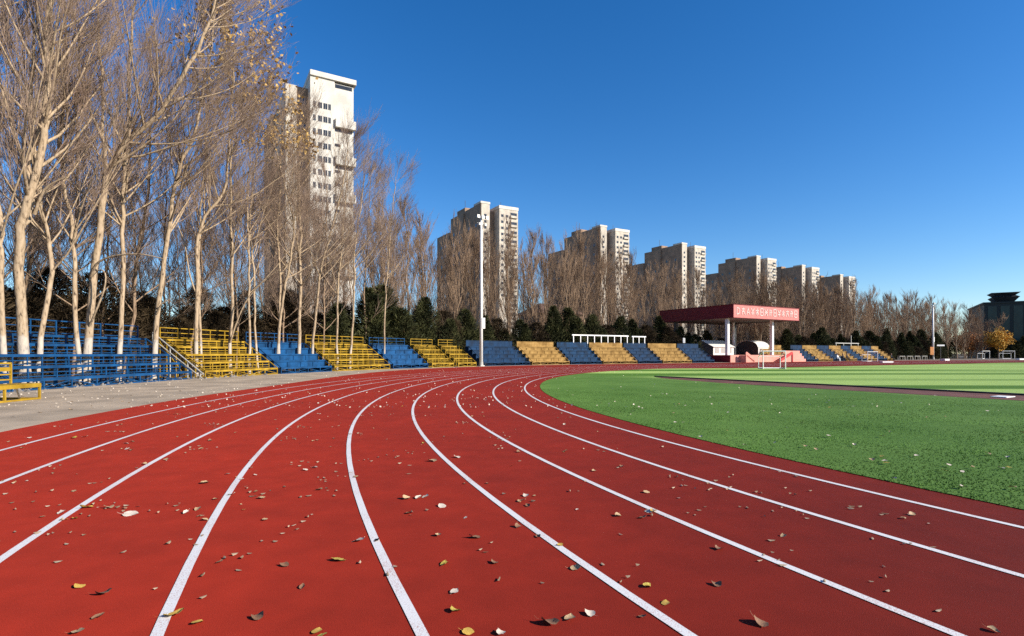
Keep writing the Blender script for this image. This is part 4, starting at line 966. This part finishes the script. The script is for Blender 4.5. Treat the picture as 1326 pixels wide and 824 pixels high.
# (x, y, size, colour, shape) of the leaves one can pick out near the camera, then a scatter
named = [(-2.63, 3.28, .085, 'yellow', 'flat'), (-1.83, 2.92, .13, 'yellow', 'curl'), (-1.65, 2.84, .085, 'yellow', 'flat'), (-1.36, 2.89, .10, 'brown', 'twist'), (-2.22, 2.90, .08, 'brown', 'roll'),
 (-2.2, 2.74, .08, 'tan', 'curl'), (-.99, 2.75, .08, 'yellow', 'flat'), (-.95, 2.71, .06, 'olive', 'flat'), (-.22, 2.74, .08, 'yellow', 'roll'), (-.06, 2.73, .075, 'pale', 'curl'), (-.34, 3.2, .075, 'pale', 'curl'),
 (-.31, 2.96, .10, 'olive', 'twist'), (-1.19, 3.7, .13, 'olive', 'curl'), (-1.15, 4.08, .11, 'pale', 'curl'), (-1.02, 4.08, .09, 'brown', 'roll'), (-1.52, 3.6, .09, 'brown', 'flat'), (-1.27, 3.27, .07, 'brown', 'roll'),
 (-2.4, 3.18, .12, 'brown', 'twist'), (-1.98, 3.66, .07, 'brown', 'curl'), (-3.9, 4.95, .15, 'yellow', 'curl'), (-3.7, 4.95, .12, 'tan', 'twist'), (-4.0, 4.8, .10, 'pale', 'curl'), (-3.35, 4.75, .15, 'pale', 'twist'), (-4.5, 5.55, .07, 'tan', 'flat'),
 (-3.35, 5.9, .13, 'tan', 'curl'), (-2.8, 5.4, .10, 'pale', 'curl'), (-2.85, 4.9, .09, 'tan', 'curl'), (-2.1, 4.6, .08, 'tan', 'flat'), (-2.0, 5.6, .10, 'tan', 'curl'), (-1.05, 7.1, .16, 'tan', 'curl'), (-.75, 7.35, .12, 'pale', 'curl'), (-.65, 5.0, .11, 'pale', 'flat'),
 (-.57, 4.2, .08, 'tan', 'roll'), (-.29, 4.15, .13, 'brown', 'curl'), (.35, 3.98, .07, 'yellow', 'curl'), (-.45, 3.62, .10, 'olive', 'twist'), (-.12, 3.65, .09, 'brown', 'curl'), (.05, 4.4, .09, 'brown', 'twist'),
 (.20, 4.17, .08, 'brown', 'roll'), (.42, 3.55, .10, 'tan', 'curl'), (.92, 4.7, .10, 'tan', 'twist'), (.82, 3.28, .085, 'olive', 'twist'), (.87, 3.06, .07, 'yellow', 'roll'), (.31, 2.88, .09, 'tan', 'curl'), (.20, 2.83, .13, 'brown', 'twist'), (.42, 2.93, .085, 'pale', 'curl'),
 (.70, 2.9, .06, 'brown', 'curl'), (1.25, 3.3, .09, 'brown', 'twist'), (1.30, 2.82, .12, 'brown', 'twist'), (2.45, 2.75, .07, 'tan', 'roll'), (1.12, 4.65, .10, 'brown', 'curl'), (2.1, 4.18, .07, 'tan', 'curl'), (1.37, 5.5, .1, 'tan', 'flat'), (1.5, 3.9, .1, 'brown', 'twist')]
allleaf = []
for (x, y, s, c, kd) in named: allleaf.append((x, y, s, c, kd))
def lane_of(x, y): return (math.hypot(x - CX, y - CY) - R1) / LANE
tries = 0
while len(allleaf) < 205 and tries < 20000:
    tries += 1; y = 4.5 + 17 * random.random() ** 1.25; x = y * random.uniform(-1.0, .98); ln = lane_of(x, y)
    if -.4 < ln < 8.8:
        dens = 1.0 if x < .35 * y else .45
        if random.random() > dens: continue
        for q_ in range(random.choice((1, 1, 1, 2, 3))):
            c = random.choices(['tan', 'pale', 'brown', 'yellow', 'olive'], [6, 4, 2.2, 1.6, 1])[0]; kd = random.choice([q for p, q in LEAF if p == c])
            allleaf.append((x + random.gauss(0, .09) * (q_ > 0), y + random.gauss(0, .09) * (q_ > 0), random.choice((.035, .05, .065, .08, .10)) * random.uniform(.8, 1.2), c, kd))
ng = 0
while ng < 70:
    y = 5.2 + 14 * random.random() ** 1.3; x = y * random.uniform(.05, .95); ln = lane_of(x, y)
    if ln < -.55 and (random.random() < math.exp(-(abs(ln + .5)) / 3.5) or random.random() < .12):
        c = random.choices(['pale', 'tan', 'olive'], [6, 2, 1])[0]; kd = random.choice([q for p, q in LEAF if p == c]); allleaf.append((x, y, random.uniform(.06, .11), c, kd)); ng += 1
na = 0
while na < 24:
    y = 12 + 10 * random.random(); x = y * random.uniform(-.94, -.55); r_ = math.hypot(x - CX, y - CY)
    if 52.2 < r_ < 57.5: allleaf.append((x, y, random.uniform(.08, .14), 'pale' if random.random() < .6 else 'tan', 'curl')); na += 1
rank = {}
for (x, y, s, c, kd) in sorted(allleaf, key=lambda q: q[1]):
    ln = lane_of(x, y); d = math.hypot(x, y)
    if (c, kd) not in LEAF: kd = [q for p, q in LEAF if p == c][0]
    if ln < -.5: where, z = 'on the green turf inside the track', .045
    elif ln > 9: where, z = 'on the grey pavement before the blue stand', .006
    else:
        li = int(ln) if 0 <= ln < 8 else (-1 if ln < 0 else 8); z = .0155
        where = ('in the %s lane from the turf' % ORD[li]) if 0 <= li < 8 else ('on the red strip beside the turf' if li < 0 else 'on the outermost red strip')
    key = (where, c); rank[key] = rank.get(key, 0) + 1; n_ = rank[key]
    o = link_mesh('fallen_leaf', LEAF[(c, kd)], None, (x, y, z)); s *= .8; o.scale = (s, s, s)
    o.rotation_euler = (random.uniform(-.3, .3), random.uniform(-.25, .25), random.uniform(0, 6.28))
    if n_ <= 9: lb = '%s %s leaf, %s of its colour %s' % (KW[kd], c, 'nearest' if n_ == 1 else ORD[n_ - 1] + ' nearest', where)
    else: lb = 'small %s fallen leaf %s, past the nearest nine' % (c, where)
    tag(o, lb, 'leaf', 'fallen leaves ' + where)
# the countless rest, tiny in the distance: one drift
n = 1100; P = []
while len(P) < n:
    y = 14 + 50 * random.random() ** 1.6; x = y * random.uniform(-.95, .95); r_ = math.hypot(x - CX, y - CY)
    if x > 20 and y > 40: continue
    if 30 < r_ < 58.5 and random.random() < (.5 if r_ > 51 else .45 if r_ > 39.9 else .12): P.append((x, y, .03 if r_ < 39.9 else .018))
P = np.array(P); e = unit(rng.normal(size=(n, 3)) * np.array([1, 1, .35])); f_ = unit(np.cross(e, rng.normal(size=(n, 3)))); s = rng.uniform(.015, .035, (n, 1))
P[:, 2] += .02
V = np.stack([P - e * s, P + f_ * s * .7, P + e * s, P - f_ * s * .7], 1).reshape(-1, 3)
tag(link_mesh('leaf_litter', np_mesh('leaf_litter', V, np.arange(n * 4).reshape(-1, 4), M['lf_pale'])), 'tiny pale fallen leaves strewn over the far bend of the track', 'leaves', kind='stuff')
# crumbled bits of leaf, too many to count, over the nearer lanes
V, F = [], []; r = random.Random(11); k = 0
while k < 420:
    cy = 3.2 + 15 * r.random() ** 1.2; cx = cy * r.uniform(-.98, .75)
    for q in range(r.choice((1, 1, 2, 4, 6))):
        x, y = cx + r.gauss(0, .14), cy + r.gauss(0, .14)
        if not 0 < lane_of(x, y) < 8.6: continue
        a = r.uniform(0, 6.28); L_ = r.uniform(.012, .032); w_ = L_ * r.uniform(.25, .6); h_ = r.uniform(.002, .014); b0 = len(V); c, s_ = math.cos(a), math.sin(a)
        for (u_, v_, z_) in ((-1, 0, h_), (-.3, -1, 0), (.6, -.7, h_ * .5), (1, .1, h_ * 1.2), (.5, .9, 0), (-.4, .8, h_ * .4)):
            V.append((x + (c * u_ * L_ - s_ * v_ * w_), y + (s_ * u_ * L_ + c * v_ * w_), .0155 + z_))
        F.append((b0, b0 + 1, b0 + 2, b0 + 3)); F.append((b0, b0 + 3, b0 + 4, b0 + 5)); k += 1
tag(link_mesh('leaf_crumbs', np_mesh('leaf_crumbs', np.array(V), np.array(F), mat('mixed_dry_leaf', (.20, .11, .05), .8, .4, 9, col2=(.52, .40, .27)))), 'small crumbled bits of dry leaf scattered over the near red lanes', 'leaf crumbs', kind='stuff')
# rubble and dead leaves under the long blue stand
n = 0; rb = MB(); r = random.Random(5)
for i in range(420):
    a = r.uniform(-70, -47); p = plan(a, RST + r.uniform(-.25, 1.6)); s = r.uniform(.04, .16); z = s * .3
    v = [(p[0] + math.cos(q) * s * r.uniform(.6, 1.2), p[1] + math.sin(q) * s * r.uniform(.6, 1.2), 0.0) for q in (0, 1.3, 2.5, 3.8, 5.1)] + [(p[0] + r.gauss(0, s * .2), p[1] + r.gauss(0, s * .2), s * r.uniform(.5, 1.1))]
    rb.add(v, [(0, 1, 5), (1, 2, 5), (2, 3, 5), (3, 4, 5), (4, 0, 5)])
tag(rb.build('rubble', M['rock']), 'grey stones and debris lying under the long blue bleacher', 'rubble', kind='stuff')
